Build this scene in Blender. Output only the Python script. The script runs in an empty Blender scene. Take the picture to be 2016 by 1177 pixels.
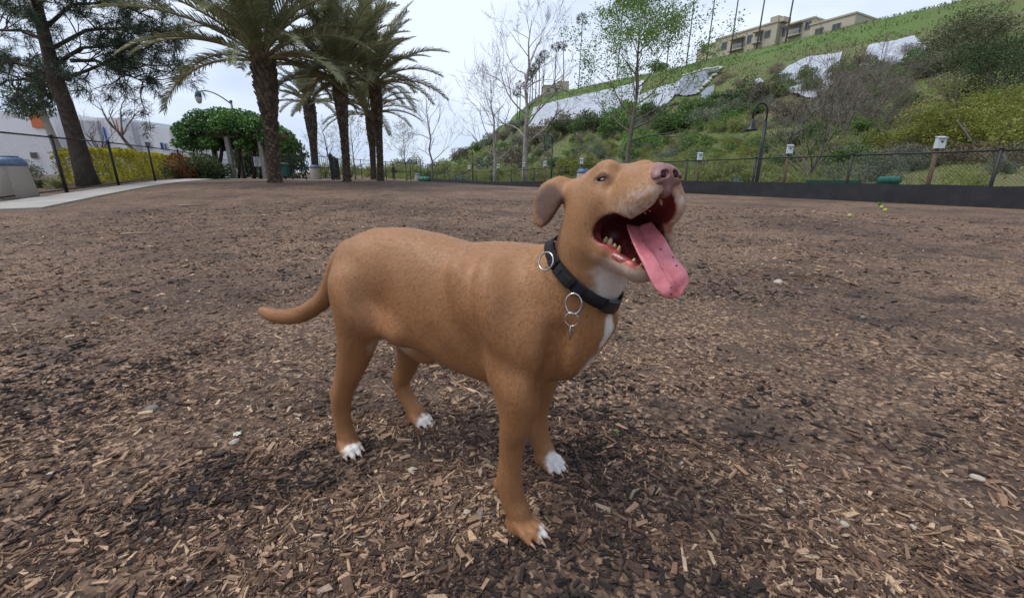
import bpy, bmesh, math, random
import numpy as np
import openvdb
from mathutils import Vector, Matrix, Euler, Quaternion
random.seed(7); RNG = np.random.default_rng(7)
SC = bpy.context.scene
COL = SC.collection
# ------------------------------------------------------------------ camera
FPX, CAM_H = 840.0, 0.75                      # focal length in photograph pixels (2016 wide), lens height
PITCH = math.atan(248 / FPX)                  # the lens looks down by this much
cam_data = bpy.data.cameras.new('camera')
cam_data.sensor_width = 36; cam_data.lens = FPX / 2016 * 36
cam_data.clip_start = .02; cam_data.clip_end = 4000
cam = bpy.data.objects.new('camera', cam_data); COL.objects.link(cam)
cam.location = (0, 0, CAM_H); cam.rotation_euler = (math.pi / 2 - PITCH, 0, 0)
SC.camera = cam
# ------------------------------------------------------------------ overcast sky and a soft sun
SUN_EL, SUN_AZ = math.radians(62), math.radians(262)      # azimuth clockwise from +Y: from the left, high
world = bpy.data.worlds.new('World'); SC.world = world; world.use_nodes = True
nt = world.node_tree; nt.nodes.clear()
n_out = nt.nodes.new('ShaderNodeOutputWorld'); n_bg = nt.nodes.new('ShaderNodeBackground')
n_bg.inputs['Strength'].default_value = .1
n_sky = nt.nodes.new('ShaderNodeTexSky'); n_sky.sky_type = 'NISHITA'; n_sky.sun_disc = False
n_sky.sun_elevation = SUN_EL; n_sky.sun_rotation = SUN_AZ
n_tc = nt.nodes.new('ShaderNodeTexCoord')
n_mp = nt.nodes.new('ShaderNodeMapping'); n_mp.inputs['Scale'].default_value = (1, 1, 2.6)
n_ns = nt.nodes.new('ShaderNodeTexNoise'); n_ns.inputs['Scale'].default_value = 1.7
n_ns.inputs['Detail'].default_value = 6; n_ns.inputs['Roughness'].default_value = .5
n_cr = nt.nodes.new('ShaderNodeValToRGB')
n_cr.color_ramp.elements[0].position = .36; n_cr.color_ramp.elements[0].color = (2.9, 3.65, 5.1, 1)
n_cr.color_ramp.elements[1].position = .62; n_cr.color_ramp.elements[1].color = (5.6, 6.15, 7.2, 1)
n_mx = nt.nodes.new('ShaderNodeMix'); n_mx.data_type = 'RGBA'; n_mx.inputs[0].default_value = .94
L_ = nt.links.new
L_(n_tc.outputs['Generated'], n_mp.inputs['Vector']); L_(n_mp.outputs[0], n_ns.inputs['Vector'])
L_(n_ns.outputs['Fac'], n_cr.inputs[0]); L_(n_sky.outputs[0], n_mx.inputs[6]); L_(n_cr.outputs[0], n_mx.inputs[7])
L_(n_mx.outputs[2], n_bg.inputs[0]); L_(n_bg.outputs[0], n_out.inputs[0])
sun_d = bpy.data.lights.new('sun', 'SUN'); sun_d.energy = 1.5; sun_d.angle = math.radians(24); sun_d.color = (1, .96, .9)
sun = bpy.data.objects.new('sun', sun_d); COL.objects.link(sun)
_sd = Vector((math.sin(SUN_AZ) * math.cos(SUN_EL), math.cos(SUN_AZ) * math.cos(SUN_EL), math.sin(SUN_EL)))
sun.rotation_euler = _sd.to_track_quat('Z', 'Y').to_euler()
vs = SC.view_settings; vs.view_transform = 'Standard'; vs.look = 'None'; vs.gamma = 1; vs.use_curve_mapping = False
vs.exposure = .74
SC.cycles.use_denoising = True
SC.cycles.max_bounces = 6; SC.cycles.transparent_max_bounces = 8
# ------------------------------------------------------------------ geometry of the view: pixel of the photograph -> point in the place
_c, _s = math.cos(PITCH), math.sin(PITCH)
def ray(px, py):
    u = (px - 1008) / FPX; v = -(py - 588.5) / FPX
    return np.array([u, _c + v * _s, v * _c - _s])
def at(px, py, Y):
    r = ray(px, py); return np.array([0, 0, CAM_H]) + r * (Y / r[1])
def xat(px, Y, z=0.):                        # X of a thing seen in column px that stands at distance Y, height z
    d = Y * _c - (z - CAM_H) * _s
    return (px - 1008) / FPX * d
# ------------------------------------------------------------------ mesh helpers (everything is quads in numpy arrays)
def nrm(a):
    a = np.asarray(a, float); return a / (np.linalg.norm(a, axis=-1, keepdims=True) + 1e-12)
def add_obj(name, data, parent=None):
    o = bpy.data.objects.new(name, data); COL.objects.link(o)
    if parent is not None: o.parent = parent
    return o
def np_mesh(name, V, F, mat=None, smooth=False, attrs=None, cattrs=None):
    V = np.ascontiguousarray(V, np.float32); F = np.ascontiguousarray(F, np.int32)
    me = bpy.data.meshes.new(name); k = F.shape[1]
    me.vertices.add(len(V)); me.vertices.foreach_set('co', V.ravel())
    me.loops.add(F.size); me.loops.foreach_set('vertex_index', F.ravel())
    me.polygons.add(len(F)); me.polygons.foreach_set('loop_start', np.arange(0, F.size, k, dtype=np.int32))
    me.polygons.foreach_set('loop_total', np.full(len(F), k, np.int32))
    me.polygons.foreach_set('use_smooth', np.full(len(F), bool(smooth)))
    for an, (dom, arr) in (attrs or {}).items():
        a = me.attributes.new(an, 'FLOAT', dom); a.data.foreach_set('value', np.ascontiguousarray(arr, np.float32))
    for an, (dom, arr) in (cattrs or {}).items():
        a = me.attributes.new(an, 'FLOAT_COLOR', dom); a.data.foreach_set('color', np.ascontiguousarray(arr, np.float32).ravel())
    me.update(calc_edges=True); me.validate()
    if mat is not None: me.materials.append(mat)
    return me
BOXF = np.array([[0, 1, 3, 2], [4, 6, 7, 5], [0, 4, 5, 1], [2, 3, 7, 6], [0, 2, 6, 4], [1, 5, 7, 3]])
BOXV = np.array([[x, y, z] for x in (-.5, .5) for y in (-.5, .5) for z in (-.5, .5)])
def rotz(a): c, s = math.cos(a), math.sin(a); return np.array([[c, -s, 0], [s, c, 0], [0, 0, 1.]])
def frame(d, up=(0, 0, 1)):                  # columns: two normals and the direction
    d = nrm(d); u = np.asarray(up, float)
    if abs(d @ u) > .95: u = np.array([1., 0, 0])
    a = nrm(np.cross(u, d)); b = np.cross(d, a)
    return np.stack([a, b, d], 1)
class MB:
    def __init__(s): s.V = []; s.F = []; s.A = []; s.n = 0
    def add(s, V, F, a=0.):
        s.V.append(np.asarray(V, float)); s.F.append(np.asarray(F) + s.n); s.A.append(np.full(len(F), a)); s.n += len(V); return s
    def box(s, c, size, R=None, a=0., taper=1.):
        V = BOXV * np.asarray(size, float); V[V[:, 2] > 0, :2] *= taper
        if R is not None: V = V @ np.asarray(R).T
        return s.add(V + np.asarray(c, float), BOXF, a)
    def beam(s, p, q, w, hgt=None, up=(0, 0, 1), a=0.):
        p = np.asarray(p, float); q = np.asarray(q, float); R = frame(q - p, up)
        return s.box((p + q) / 2, (w, hgt or w, np.linalg.norm(q - p)), R, a)
    def tube(s, P, r, n=8, a=0., cap=True, up=(0, 0, 1), squash=1.):
        P = np.asarray(P, float); r = np.broadcast_to(np.asarray(r, float), (len(P),)).copy()
        T = np.gradient(P, axis=0); T = nrm(T)
        if cap:
            P = np.vstack([P[:1], P, P[-1:]]); T = np.vstack([T[:1], T, T[-1:]]); r = np.concatenate([[1e-5], r, [1e-5]])
        fr = frame(T[0], up); A = fr[:, 0]; ang = np.linspace(0, 2 * np.pi, n, endpoint=False); V = []
        for i in range(len(P)):
            A = nrm(A - T[i] * (A @ T[i])); B = np.cross(T[i], A)
            V.append(P[i] + r[i] * (np.outer(np.cos(ang), A) + squash * np.outer(np.sin(ang), B)))
        V = np.vstack(V); m = len(P); i = np.arange(m - 1)[:, None] * n; j = np.arange(n)[None]; j2 = (j + 1) % n
        F = np.stack([i + j, i + j2, i + n + j2, i + n + j], -1).reshape(-1, 4)
        return s.add(V, F, a)
    def lathe(s, prof, c=(0, 0, 0), n=16, a=0., R=None):
        prof = np.asarray(prof, float); ang = np.linspace(0, 2 * np.pi, n, endpoint=False)
        V = np.stack([np.outer(prof[:, 0], np.cos(ang)), np.outer(prof[:, 0], np.sin(ang)), np.repeat(prof[:, 1:2], n, 1)], -1).reshape(-1, 3)
        if R is not None: V = V @ np.asarray(R).T
        m = len(prof); i = np.arange(m - 1)[:, None] * n; j = np.arange(n)[None]; j2 = (j + 1) % n
        return s.add(V + np.asarray(c, float), np.stack([i + j, i + j2, i + n + j2, i + n + j], -1).reshape(-1, 4), a)
    def ball(s, c, r, n=10, m=7, R=None, a=0.):
        t = np.linspace(-np.pi / 2, np.pi / 2, m); prof = np.stack([np.maximum(np.cos(t), 1e-4), np.sin(t)], 1)
        b = MB().lathe(prof, n=n); V = b.V[0] * np.broadcast_to(r, (3,))
        if R is not None: V = V @ np.asarray(R).T
        return s.add(V + np.asarray(c, float), b.F[0], a)
    def torus(s, c, R, r, ax=None, n=20, m=6, sx=1., a=0.):
        t = np.linspace(0, 2 * np.pi, n, endpoint=False); ph = np.linspace(0, 2 * np.pi, m, endpoint=False)
        x = (R * sx + r * np.cos(ph)[None]) * np.cos(t)[:, None]; y = (R + r * np.cos(ph)[None]) * np.sin(t)[:, None]
        V = np.stack([x, y, np.broadcast_to(r * np.sin(ph)[None], x.shape)], -1).reshape(-1, 3)
        if ax is not None: V = V @ np.asarray(ax).T
        i = np.arange(n)[:, None]; j = np.arange(m)[None]; i2 = (i + 1) % n; j2 = (j + 1) % m
        return s.add(V + np.asarray(c, float), np.stack([i * m + j, i2 * m + j, i2 * m + j2, i * m + j2], -1).reshape(-1, 4), a)
    def arrays(s): return np.vstack(s.V), np.vstack(s.F), np.concatenate(s.A)
    def build(s, name, mat=None, parent=None, smooth=False, attr='rnd', origin=None):
        V, F, A = s.arrays()
        if origin is not None: V = V - np.asarray(origin)
        return add_obj(name, np_mesh(name, V, F, mat, smooth, {attr: ('FACE', A)}), parent)
def tag(o, label=None, cat=None, group=None, kind=None):
    if label: o['label'] = label
    if cat: o['category'] = cat
    if group: o['group'] = group
    if kind: o['kind'] = kind
    return o
def thing(name, loc, label, cat, group=None, rz=0.):
    o = add_obj(name, None); o.location = loc; o.rotation_euler = (0, 0, rz); o.empty_display_size = .1
    return tag(o, label, cat, group)
def copy_tree(o, parent=None):
    c = o.copy(); COL.objects.link(c); c.parent = parent
    for ch in list(o.children): copy_tree(ch, c)
    return c
def bevel(o, w, seg=2):
    bm = bmesh.new(); bm.from_mesh(o.data); bmesh.ops.remove_doubles(bm, verts=bm.verts, dist=1e-5)
    bmesh.ops.bevel(bm, geom=bm.edges[:], offset=w, segments=seg, affect='EDGES', profile=.6)
    bm.to_mesh(o.data); bm.free(); return o
# ------------------------------------------------------------------ value noise for shaping
_NT = np.random.default_rng(3).random((64, 64, 64)).astype(np.float32)
def vnoise(P, scale=1., oct=3):
    P = np.asarray(P, float); out = np.zeros(P.shape[:-1]); amp = .5; tot = 0
    if P.shape[-1] == 2: P = np.concatenate([P, np.zeros(P.shape[:-1] + (1,))], -1)
    Q = P * scale + 17.3
    for _ in range(oct):
        i = np.floor(Q).astype(int); f_ = Q - i; f_ = f_ * f_ * (3 - 2 * f_)
        def g(a, b, c): return _NT[(i[..., 0] + a) & 63, (i[..., 1] + b) & 63, (i[..., 2] + c) & 63]
        x, y, z = f_[..., 0], f_[..., 1], f_[..., 2]
        v = ((g(0,0,0)*(1-x)+g(1,0,0)*x)*(1-y)+(g(0,1,0)*(1-x)+g(1,1,0)*x)*y)*(1-z) + ((g(0,0,1)*(1-x)+g(1,0,1)*x)*(1-y)+(g(0,1,1)*(1-x)+g(1,1,1)*x)*y)*z
        out += amp * v; tot += amp; amp *= .5; Q = Q * 2.03 + 5.1
    return out / tot
# ------------------------------------------------------------------ materials
MATS = {}
def _new(name):
    m = bpy.data.materials.new(name); m.use_nodes = True; t = m.node_tree; t.nodes.clear()
    o = t.nodes.new('ShaderNodeOutputMaterial'); b = t.nodes.new('ShaderNodeBsdfPrincipled'); t.links.new(b.outputs[0], o.inputs[0])
    return m, t, b, o
def ramp(t, stops, interp='LINEAR'):
    r = t.nodes.new('ShaderNodeValToRGB'); e = r.color_ramp.elements; r.color_ramp.interpolation = interp
    while len(e) < len(stops): e.new(.5)
    for el, (p, c) in zip(e, stops): el.position = p; el.color = tuple(c) + (1,)
    return r
def noise(t, scale, detail=4, rough=.55, vec=None, coord='Object', dist=0.):
    n = t.nodes.new('ShaderNodeTexNoise'); n.inputs['Scale'].default_value = scale; n.inputs['Detail'].default_value = detail
    n.inputs['Roughness'].default_value = rough; n.inputs['Distortion'].default_value = dist
    if vec is None: vec = t.nodes.new('ShaderNodeTexCoord').outputs[coord]
    t.links.new(vec, n.inputs['Vector']); return n
def mixc(t, fac, a, b, blend='MIX'):
    m = t.nodes.new('ShaderNodeMix'); m.data_type = 'RGBA'; m.blend_type = blend
    for s_, v in ((m.inputs[0], fac), (m.inputs[6], a), (m.inputs[7], b)):
        if hasattr(v, 'links') or isinstance(v, bpy.types.NodeSocket): t.links.new(v, s_)
        elif isinstance(v, (int, float)): s_.default_value = v
        else: s_.default_value = tuple(v) + (1,)
    return m.outputs[2]
def bumpn(t, b, height, strength=.3, dist=.01):
    n = t.nodes.new('ShaderNodeBump'); n.inputs['Strength'].default_value = strength; n.inputs['Distance'].default_value = dist
    t.links.new(height, n.inputs['Height']); t.links.new(n.outputs[0], b.inputs['Normal']); return n
def mat(name, c1, c2=None, scale=8., rough=.8, bump=0., bscale=None, bdist=.01, metal=0., spec=.3, attr=False, stops=None, detail=5, coord='Object'):
    if name in MATS: return MATS[name]
    m, t, b, o = _new(name); b.inputs['Roughness'].default_value = rough; b.inputs['Metallic'].default_value = metal
    b.inputs['Specular IOR Level'].default_value = spec
    c2 = c2 or tuple(x * .75 for x in c1)
    n = noise(t, scale, detail, coord=coord); r = ramp(t, stops or [(.32, c2), (.68, c1)]); t.links.new(n.outputs['Fac'], r.inputs[0]); colr = r.outputs[0]
    if attr:                                                        # each piece a little lighter or darker than the next
        a = t.nodes.new('ShaderNodeAttribute'); a.attribute_name = 'rnd'
        rr = ramp(t, [(0, (.55, .55, .55)), (1, (1.35, 1.35, 1.3))]); t.links.new(a.outputs['Fac'], rr.inputs[0]); colr = mixc(t, 1., colr, rr.outputs[0], 'MULTIPLY')
    t.links.new(colr, b.inputs['Base Color'])
    if bump: bumpn(t, b, noise(t, bscale or scale * 4, 6, .6, coord=coord).outputs['Fac'], bump, bdist)
    MATS[name] = m; return m
def leafmat(name, dark, light, trans=.35, rough=.5, spec=.3):
    """leaf faces: colour runs from dark to light with the per-leaf attribute rnd; light passes through"""
    if name in MATS: return MATS[name]
    m, t, b, o = _new(name); b.inputs['Roughness'].default_value = rough; b.inputs['Specular IOR Level'].default_value = spec
    a = t.nodes.new('ShaderNodeAttribute'); a.attribute_name = 'rnd'
    mid = tuple((x + y) / 2 * .95 for x, y in zip(dark, light))
    r = ramp(t, [(0, dark), (.5, mid), (1, light)]); t.links.new(a.outputs['Fac'], r.inputs[0])
    t.links.new(r.outputs[0], b.inputs['Base Color'])
    tr = t.nodes.new('ShaderNodeBsdfTranslucent'); t.links.new(r.outputs[0], tr.inputs[0])
    mx = t.nodes.new('ShaderNodeMixShader'); mx.inputs[0].default_value = trans
    t.links.new(b.outputs[0], mx.inputs[1]); t.links.new(tr.outputs[0], mx.inputs[2]); t.links.new(mx.outputs[0], o.inputs[0])
    MATS[name] = m; return m
FUR_N = 150000
# ================================================================== GROUND
HN = np.array([.876, .482])                   # the hill rises along this horizontal direction; fence and toe run across it
FR0 = np.array([10.6, 9.4]); FR1 = np.array([-10.4, 51.0])   # fence line at the hill side
_gp = [(0, 0, 0), (0, 3, 0), (-3, 3, 0), (3, 3, 0), (1.2, 1, 0), (-1.2, 1, 0), (5, 5, 0), (-5, 5, .02), (0, 7, .03), (10.6, 9.4, .02), (16, 4, .0), (-.3, 31, -.32), (-10.4, 51, -.34),
       (-12.5, 12, .19), (-14.7, 16, .29), (-17.0, 22, .40), (-20, 28, .45), (-9, 6, .05), (-40, 30, .6), (-40, 0, .3), (40, 0, 0), (-10, -30, 0), (30, -30, 0), (-30, 80, 0), (20, 100, -.4), (-100, 60, .6), (60, 40, 0)]
for _p in ((540, 359, 15), (683, 358, 18), (748, 356, 20.5), (735, 353.5, 25), (777, 357.5, 45), (600, 356.5, 24), (420, 357, 19), (460, 352, 27)): _gp.append(tuple(at(*_p)))
_gp = np.array(_gp, float)
def _phi(r): return r * r * np.log(r + 1e-6)
_K = _phi(np.linalg.norm(_gp[:, None, :2] - _gp[None, :, :2], axis=-1)) + np.eye(len(_gp)) * .5
_A = np.block([[_K, np.c_[np.ones(len(_gp)), _gp[:, :2]]], [np.c_[np.ones(len(_gp)), _gp[:, :2]].T, np.zeros((3, 3))]])
_wgt = np.linalg.solve(_A, np.r_[_gp[:, 2], 0, 0, 0])
def park_z(x, y):
    x, y = np.broadcast_arrays(np.asarray(x, float), np.asarray(y, float)); xs = np.clip(x, -60, 50); ys = np.clip(y, -30, 100)
    out = np.full(x.shape, _wgt[-3]) + _wgt[-2] * xs + _wgt[-1] * ys
    for (a, b, _), w in zip(_gp, _wgt): out = out + w * _phi(np.sqrt((xs - a) ** 2 + (ys - b) ** 2))
    return out
def hill_n(x, y): return HN[0] * np.asarray(x, float) + HN[1] * np.asarray(y, float)
HP = np.array([(-1000, 0), (17, 0), (20, .15), (26, 1.1), (36, 3.6), (50, 8.6), (70, 17.0), (90, 25.6), (106, 32.6), (112, 34.6), (116, 35.2), (2000, 36)], float)
def hill_h(x, y):
    n0 = hill_n(x, y); t_ = -HN[1] * np.asarray(x, float) + HN[0] * np.asarray(y, float); n = n0 - np.maximum(12 - np.asarray(x, float), 0) * 2.1 * np.clip((n0 - 24) / 20, 0, 1); P = np.stack(np.broadcast_arrays(np.asarray(x, float), np.asarray(y, float)), -1)
    return np.interp(n, HP[:, 0], HP[:, 1]) * np.interp(t_, [30, 95, 190], [.87, .895, 1.]) + (vnoise(P, .06, 3) - .5) * np.interp(n, [18, 30, 95, 112], [0, 2.2, 3., .3])
def gz(x, y): return park_z(x, y) + 0 * np.asarray(x)
def all_z(x, y): return park_z(x, y) + hill_h(x, y)
def bump_near(x, y):
    P = np.stack([x, y], -1); return (vnoise(P, 1.6, 3) - .5) * .035 + (vnoise(P, 7, 2) - .5) * .014
def hit(px, py, tmax=400):                    # first point of the terrain seen in a pixel of the photograph
    r = ray(px, py); t = np.geomspace(3, tmax, 140); o_ = np.array([0, 0, CAM_H])
    for _ in range(3):                        # march, then look closer where the ray goes under
        P = o_ + t[:, None] * r; d = P[:, 2] - all_z(P[:, 0], P[:, 1])
        if not (d < 0).any(): return P[-1]
        k = max(int(np.argmax(d < 0)), 1); t = np.linspace(t[k - 1], t[k], 14)
    return P[k]
def hit_many(PX):                            # the same for many pixels at once
    PX = np.asarray(PX, float); sh = PX.shape[:-1]; PX = PX.reshape(-1, 2); u = (PX[:, 0] - 1008) / FPX; v = -(PX[:, 1] - 588.5) / FPX; R_ = np.stack([u, _c + v * _s, v * _c - _s], 1); T_ = np.repeat(np.geomspace(3, 400, 140)[None], len(R_), 0); i = np.arange(len(R_))
    for _ in range(3):
        P = R_[:, None] * T_[..., None]; P[..., 2] += CAM_H; d = P[..., 2] - all_z(P[..., 0], P[..., 1]); k = np.where((d < 0).any(1), np.maximum(np.argmax(d < 0, 1), 1), T_.shape[1] - 1); out = P[i, k]; w = np.linspace(0, 1, 14)[None]; T_ = T_[i, k - 1][:, None] * (1 - w) + T_[i, k][:, None] * w
    return out.reshape(sh + (3,))
def mulch_mat():
    m, t, b, o = _new('mulch_ground'); tc = t.nodes.new('ShaderNodeTexCoord').outputs['Object']
    big = noise(t, .55, 5, .6, tc); mid = noise(t, 3.2, 5, .6, tc); fine = noise(t, 55, 6, .7, tc)
    mp = t.nodes.new('ShaderNodeMapping'); mp.inputs['Scale'].default_value = (1, 1, .3); t.links.new(tc, mp.inputs[0])
    vo = t.nodes.new('ShaderNodeTexVoronoi'); vo.inputs['Scale'].default_value = 85; vo.inputs['Randomness'].default_value = 1; t.links.new(mp.outputs[0], vo.inputs['Vector'])
    soil = ramp(t, [(.3, (.044, .030, .024)), (.5, (.084, .057, .043)), (.72, (.150, .104, .078))]); t.links.new(fine.outputs['Fac'], soil.inputs[0])
    sep = t.nodes.new('ShaderNodeSeparateColor'); t.links.new(vo.outputs['Color'], sep.inputs[0])
    chip = ramp(t, [(0, (.050, .034, .026)), (.45, (.125, .079, .054)), (.78, (.225, .144, .094)), (1, (.42, .285, .185))]); t.links.new(sep.outputs[0], chip.inputs[0])
    mk = ramp(t, [(.36, (.15, .15, .15)), (.48, (1, 1, 1))]); t.links.new(mid.outputs['Fac'], mk.inputs[0])
    mk2 = ramp(t, [(.36, (.5, .5, .5)), (.56, (1, 1, 1))]); t.links.new(big.outputs['Fac'], mk2.inputs[0])
    f1 = t.nodes.new('ShaderNodeMath'); f1.operation = 'MULTIPLY'; t.links.new(mk.outputs[0], f1.inputs[0]); t.links.new(mk2.outputs[0], f1.inputs[1])
    colr = mixc(t, f1.outputs[0], soil.outputs[0], chip.outputs[0])
    dk = noise(t, 2.6, 4, .6, tc, dist=.6); dr = ramp(t, [(.57, (0, 0, 0)), (.67, (.62, .62, .62))]); t.links.new(dk.outputs['Fac'], dr.inputs[0]); colr = mixc(t, dr.outputs[0], colr, (.026, .020, .017))
    tone = ramp(t, [(.3, (.72, .72, .74)), (.7, (1.25, 1.2, 1.15))]); t.links.new(big.outputs['Fac'], tone.inputs[0])
    t.links.new(mixc(t, 1., colr, tone.outputs[0], 'MULTIPLY'), b.inputs['Base Color']); b.inputs['Roughness'].default_value = .85; b.inputs['Specular IOR Level'].default_value = .25
    ad = t.nodes.new('ShaderNodeMath'); ad.operation = 'ADD'; t.links.new(fine.outputs['Fac'], ad.inputs[0]); t.links.new(vo.outputs['Distance'], ad.inputs[1])
    bumpn(t, b, ad.outputs[0], .7, .012); return m
M_MULCH = mulch_mat()
def make_ground():
    rr = np.concatenate([[.02], np.geomspace(.25, 12, 190), np.geomspace(12.4, 2500, 60)]); th = np.concatenate([np.linspace(-75, 75, 320), np.linspace(76, 284, 90)]) * math.pi / 180
    R_, T_ = np.meshgrid(rr, th, indexing='ij'); x, y = R_ * np.sin(T_), R_ * np.cos(T_)
    z = park_z(x, y) + bump_near(x, y) * np.clip((14 - R_) / 6, 0, 1) - np.clip((R_ - 150) / 400, 0, 1) * 3
    V = np.stack([x, y, z], -1).reshape(-1, 3); m, n = len(rr), len(th); i = np.arange(m - 1)[:, None] * n; j = np.arange(n)[None]; j2 = (j + 1) % n
    o = add_obj('ground', np_mesh('ground', V, np.stack([i + j2, i + j, i + n + j, i + n + j2], -1).reshape(-1, 4), M_MULCH, True)); o['kind'] = 'structure'; return o
ground = make_ground()
# --- the shredded wood lying on it
def chip_density(x, y):                       # bare trodden places and thick drifts
    P = np.stack([x, y], -1); v = vnoise(P + 3.1, .9, 3) * .65 + vnoise(P, 3.1, 2) * .35
    d = np.clip((v - .36) / .2, .12, 1)
    d = d * (1 - .6 * np.clip((vnoise(P + 9, 2.7, 2) - .6) / .1, 0, 1))
    for cx, cy, rx, ry in ((-.28, .98, .16, .10), (-.45, 1.35, .3, .22), (.55, 1.25, .25, .2), (.85, 2.1, .6, .3), (-.9, 1.1, .22, .14)):
        d = d * (1 - .8 * np.exp(-(((x - cx) / rx) ** 2 + ((y - cy) / ry) ** 2)))
    return d
CHIPC = np.array([(.028, .020, .018), (.060, .038, .030), (.120, .072, .050), (.205, .122, .080), (.33, .208, .132), (.55, .39, .25), (.25, .205, .18)])
def chip_mat():
    m, t, b, o = _new('wood_chip'); a = t.nodes.new('ShaderNodeAttribute'); a.attribute_name = 'rnd'
    r = ramp(t, [(i / 6, c) for i, c in enumerate(CHIPC)]); t.links.new(a.outputs['Fac'], r.inputs[0])
    n = noise(t, 140, 4, .7); r2 = ramp(t, [(.3, (.62, .6, .58)), (.7, (1.2, 1.2, 1.2))]); t.links.new(n.outputs['Fac'], r2.inputs[0])
    t.links.new(mixc(t, 1., r.outputs[0], r2.outputs[0], 'MULTIPLY'), b.inputs['Base Color']); b.inputs['Roughness'].default_value = .8; b.inputs['Specular IOR Level'].default_value = .25; return m
M_CHIP = chip_mat()
CF = np.array([[0, 1, 2, 3], [4, 0, 3, 7], [5, 1, 0, 4], [6, 2, 1, 5], [7, 3, 2, 6]])
def chip_arrays(N, x, y, z, L, W, T, rng):
    base = np.array([[-.5, -.5, .5], [.5, -.5, .5], [.5, .5, .5], [-.5, .5, .5], [-.5, -.5, -.5], [.5, -.5, -.5], [.5, .5, -.5], [-.5, .5, -.5]])
    V = np.repeat(base[None], N, 0) * np.stack([L, W, T], -1)[:, None]
    jit = rng.uniform(-.26, .26, (N, 4, 2)) * np.stack([L * .5, W], -1)[:, None]; V[:, :4, :2] += jit; V[:, 4:, :2] += jit
    V[:, :, 1] *= (1 - rng.uniform(0, .6, N)[:, None] * (V[:, :, 0] > 0))
    V[:, :4, 2] += rng.normal(0, .18, (N, 4)) * T[:, None]
    rz, rx, ry = rng.uniform(0, 2 * np.pi, N), rng.normal(0, .34, N), rng.normal(0, .20, N)
    cx, sx, cy, sy, cz, sz = np.cos(rx), np.sin(rx), np.cos(ry), np.sin(ry), np.cos(rz), np.sin(rz); o = np.zeros(N); l = np.ones(N)
    Rx = np.stack([np.stack([l, o, o], -1), np.stack([o, cx, -sx], -1), np.stack([o, sx, cx], -1)], 1)
    Ry = np.stack([np.stack([cy, o, sy], -1), np.stack([o, l, o], -1), np.stack([-sy, o, cy], -1)], 1)
    Rz = np.stack([np.stack([cz, -sz, o], -1), np.stack([sz, cz, o], -1), np.stack([o, o, l], -1)], 1)
    V = np.einsum('nij,nkj->nki', Rz @ Ry @ Rx, V); lift = np.minimum(-V[:, :, 2].min(1) * .45, .010)
    V += np.stack([x, y, z + lift], -1)[:, None]
    return V
def scatter(N0, r0, r1, p, rng):              # wedge round the view, thinned by the density map
    u = rng.random(N0); r = (r0 ** p + u * (r1 ** p - r0 ** p)) ** (1 / p); th = rng.uniform(-1.16, 1.16, N0); x, y = r * np.sin(th), r * np.cos(th)
    ok = rng.random(N0) < chip_density(x, y); return x[ok], y[ok], r[ok]
def make_chips():
    rng = np.random.default_rng(11); VV, AA = [], []
    for N0, r0, r1, p, sc in ((46000, .30, 1.3, 2., 1.), (72000, 1.3, 3.2, 1.6, 1.12), (56000, 3.2, 10.5, 1.15, 1.7), (18000, .3, 2.0, 1.6, .5)):
        x, y, r = scatter(N0, r0, r1, p, rng); N = len(x)
        L = np.clip(rng.lognormal(math.log(.0112), .46, N), .004, .034) * sc; W = L * np.clip(rng.lognormal(math.log(.27), .34, N), .12, .6); T = np.clip(W * rng.uniform(.3, .75, N), .0012, .006 * sc); thin = rng.random(N) < .3; W = np.where(thin, W * .45, W); L = np.where(thin, L * 1.25, L)
        z = park_z(x, y) + bump_near(x, y) - .0015 + rng.uniform(0, .004, N)
        tone = np.clip(rng.beta(1.5, 1.95, N) * .98 + (vnoise(np.stack([x, y], -1), 2.1, 2) - .5) * .55 - .6 * np.clip((vnoise(np.stack([x, y], -1) + 9, 2.7, 2) - .57) / .08, 0, 1), 0, 1)
        VV.append(chip_arrays(N, x, y, z, L, W, T, rng)); AA.append(tone)
    V = np.vstack(VV); A = np.concatenate(AA); N = len(V); F = (np.arange(N)[:, None, None] * 8 + CF[None]).reshape(-1, 4)
    o = add_obj('wood_chip_cover', np_mesh('wood_chip_cover', V.reshape(-1, 3), F, M_CHIP, False, {'rnd': ('FACE', np.repeat(A, 5))}), ground); o['kind'] = 'stuff'
    # the largest chips, one by one
    meshes = []
    for k in range(24):
        L = np.array([.020 + .0007 * k]); W = L * rng.uniform(.22, .36); T = W * rng.uniform(.28, .5); V1 = chip_arrays(1, np.zeros(1), np.zeros(1), np.zeros(1), L, W, T, rng)[0]
        F6 = np.vstack([CF, [[7, 6, 5, 4]]]); a = rng.beta(2.4, 1.8)
        me = np_mesh('wood_chip', V1, F6, M_CHIP, False, {'rnd': ('FACE', np.full(6, a))}); meshes.append(me)
    x, y, r = scatter(520, .50, 1.75, 1.5, rng); n_ = 0
    for a, b in zip(x, y):
        if n_ >= 298: break
        c = add_obj('wood_chip', meshes[n_ % 24], ground); c.location = (a, b, float(park_z(a, b) + bump_near(np.array(a), np.array(b))) + .004); c.rotation_euler = (rng.normal(0, .1), rng.normal(0, .1), rng.uniform(0, 6.28)); n_ += 1
make_chips()
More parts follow.
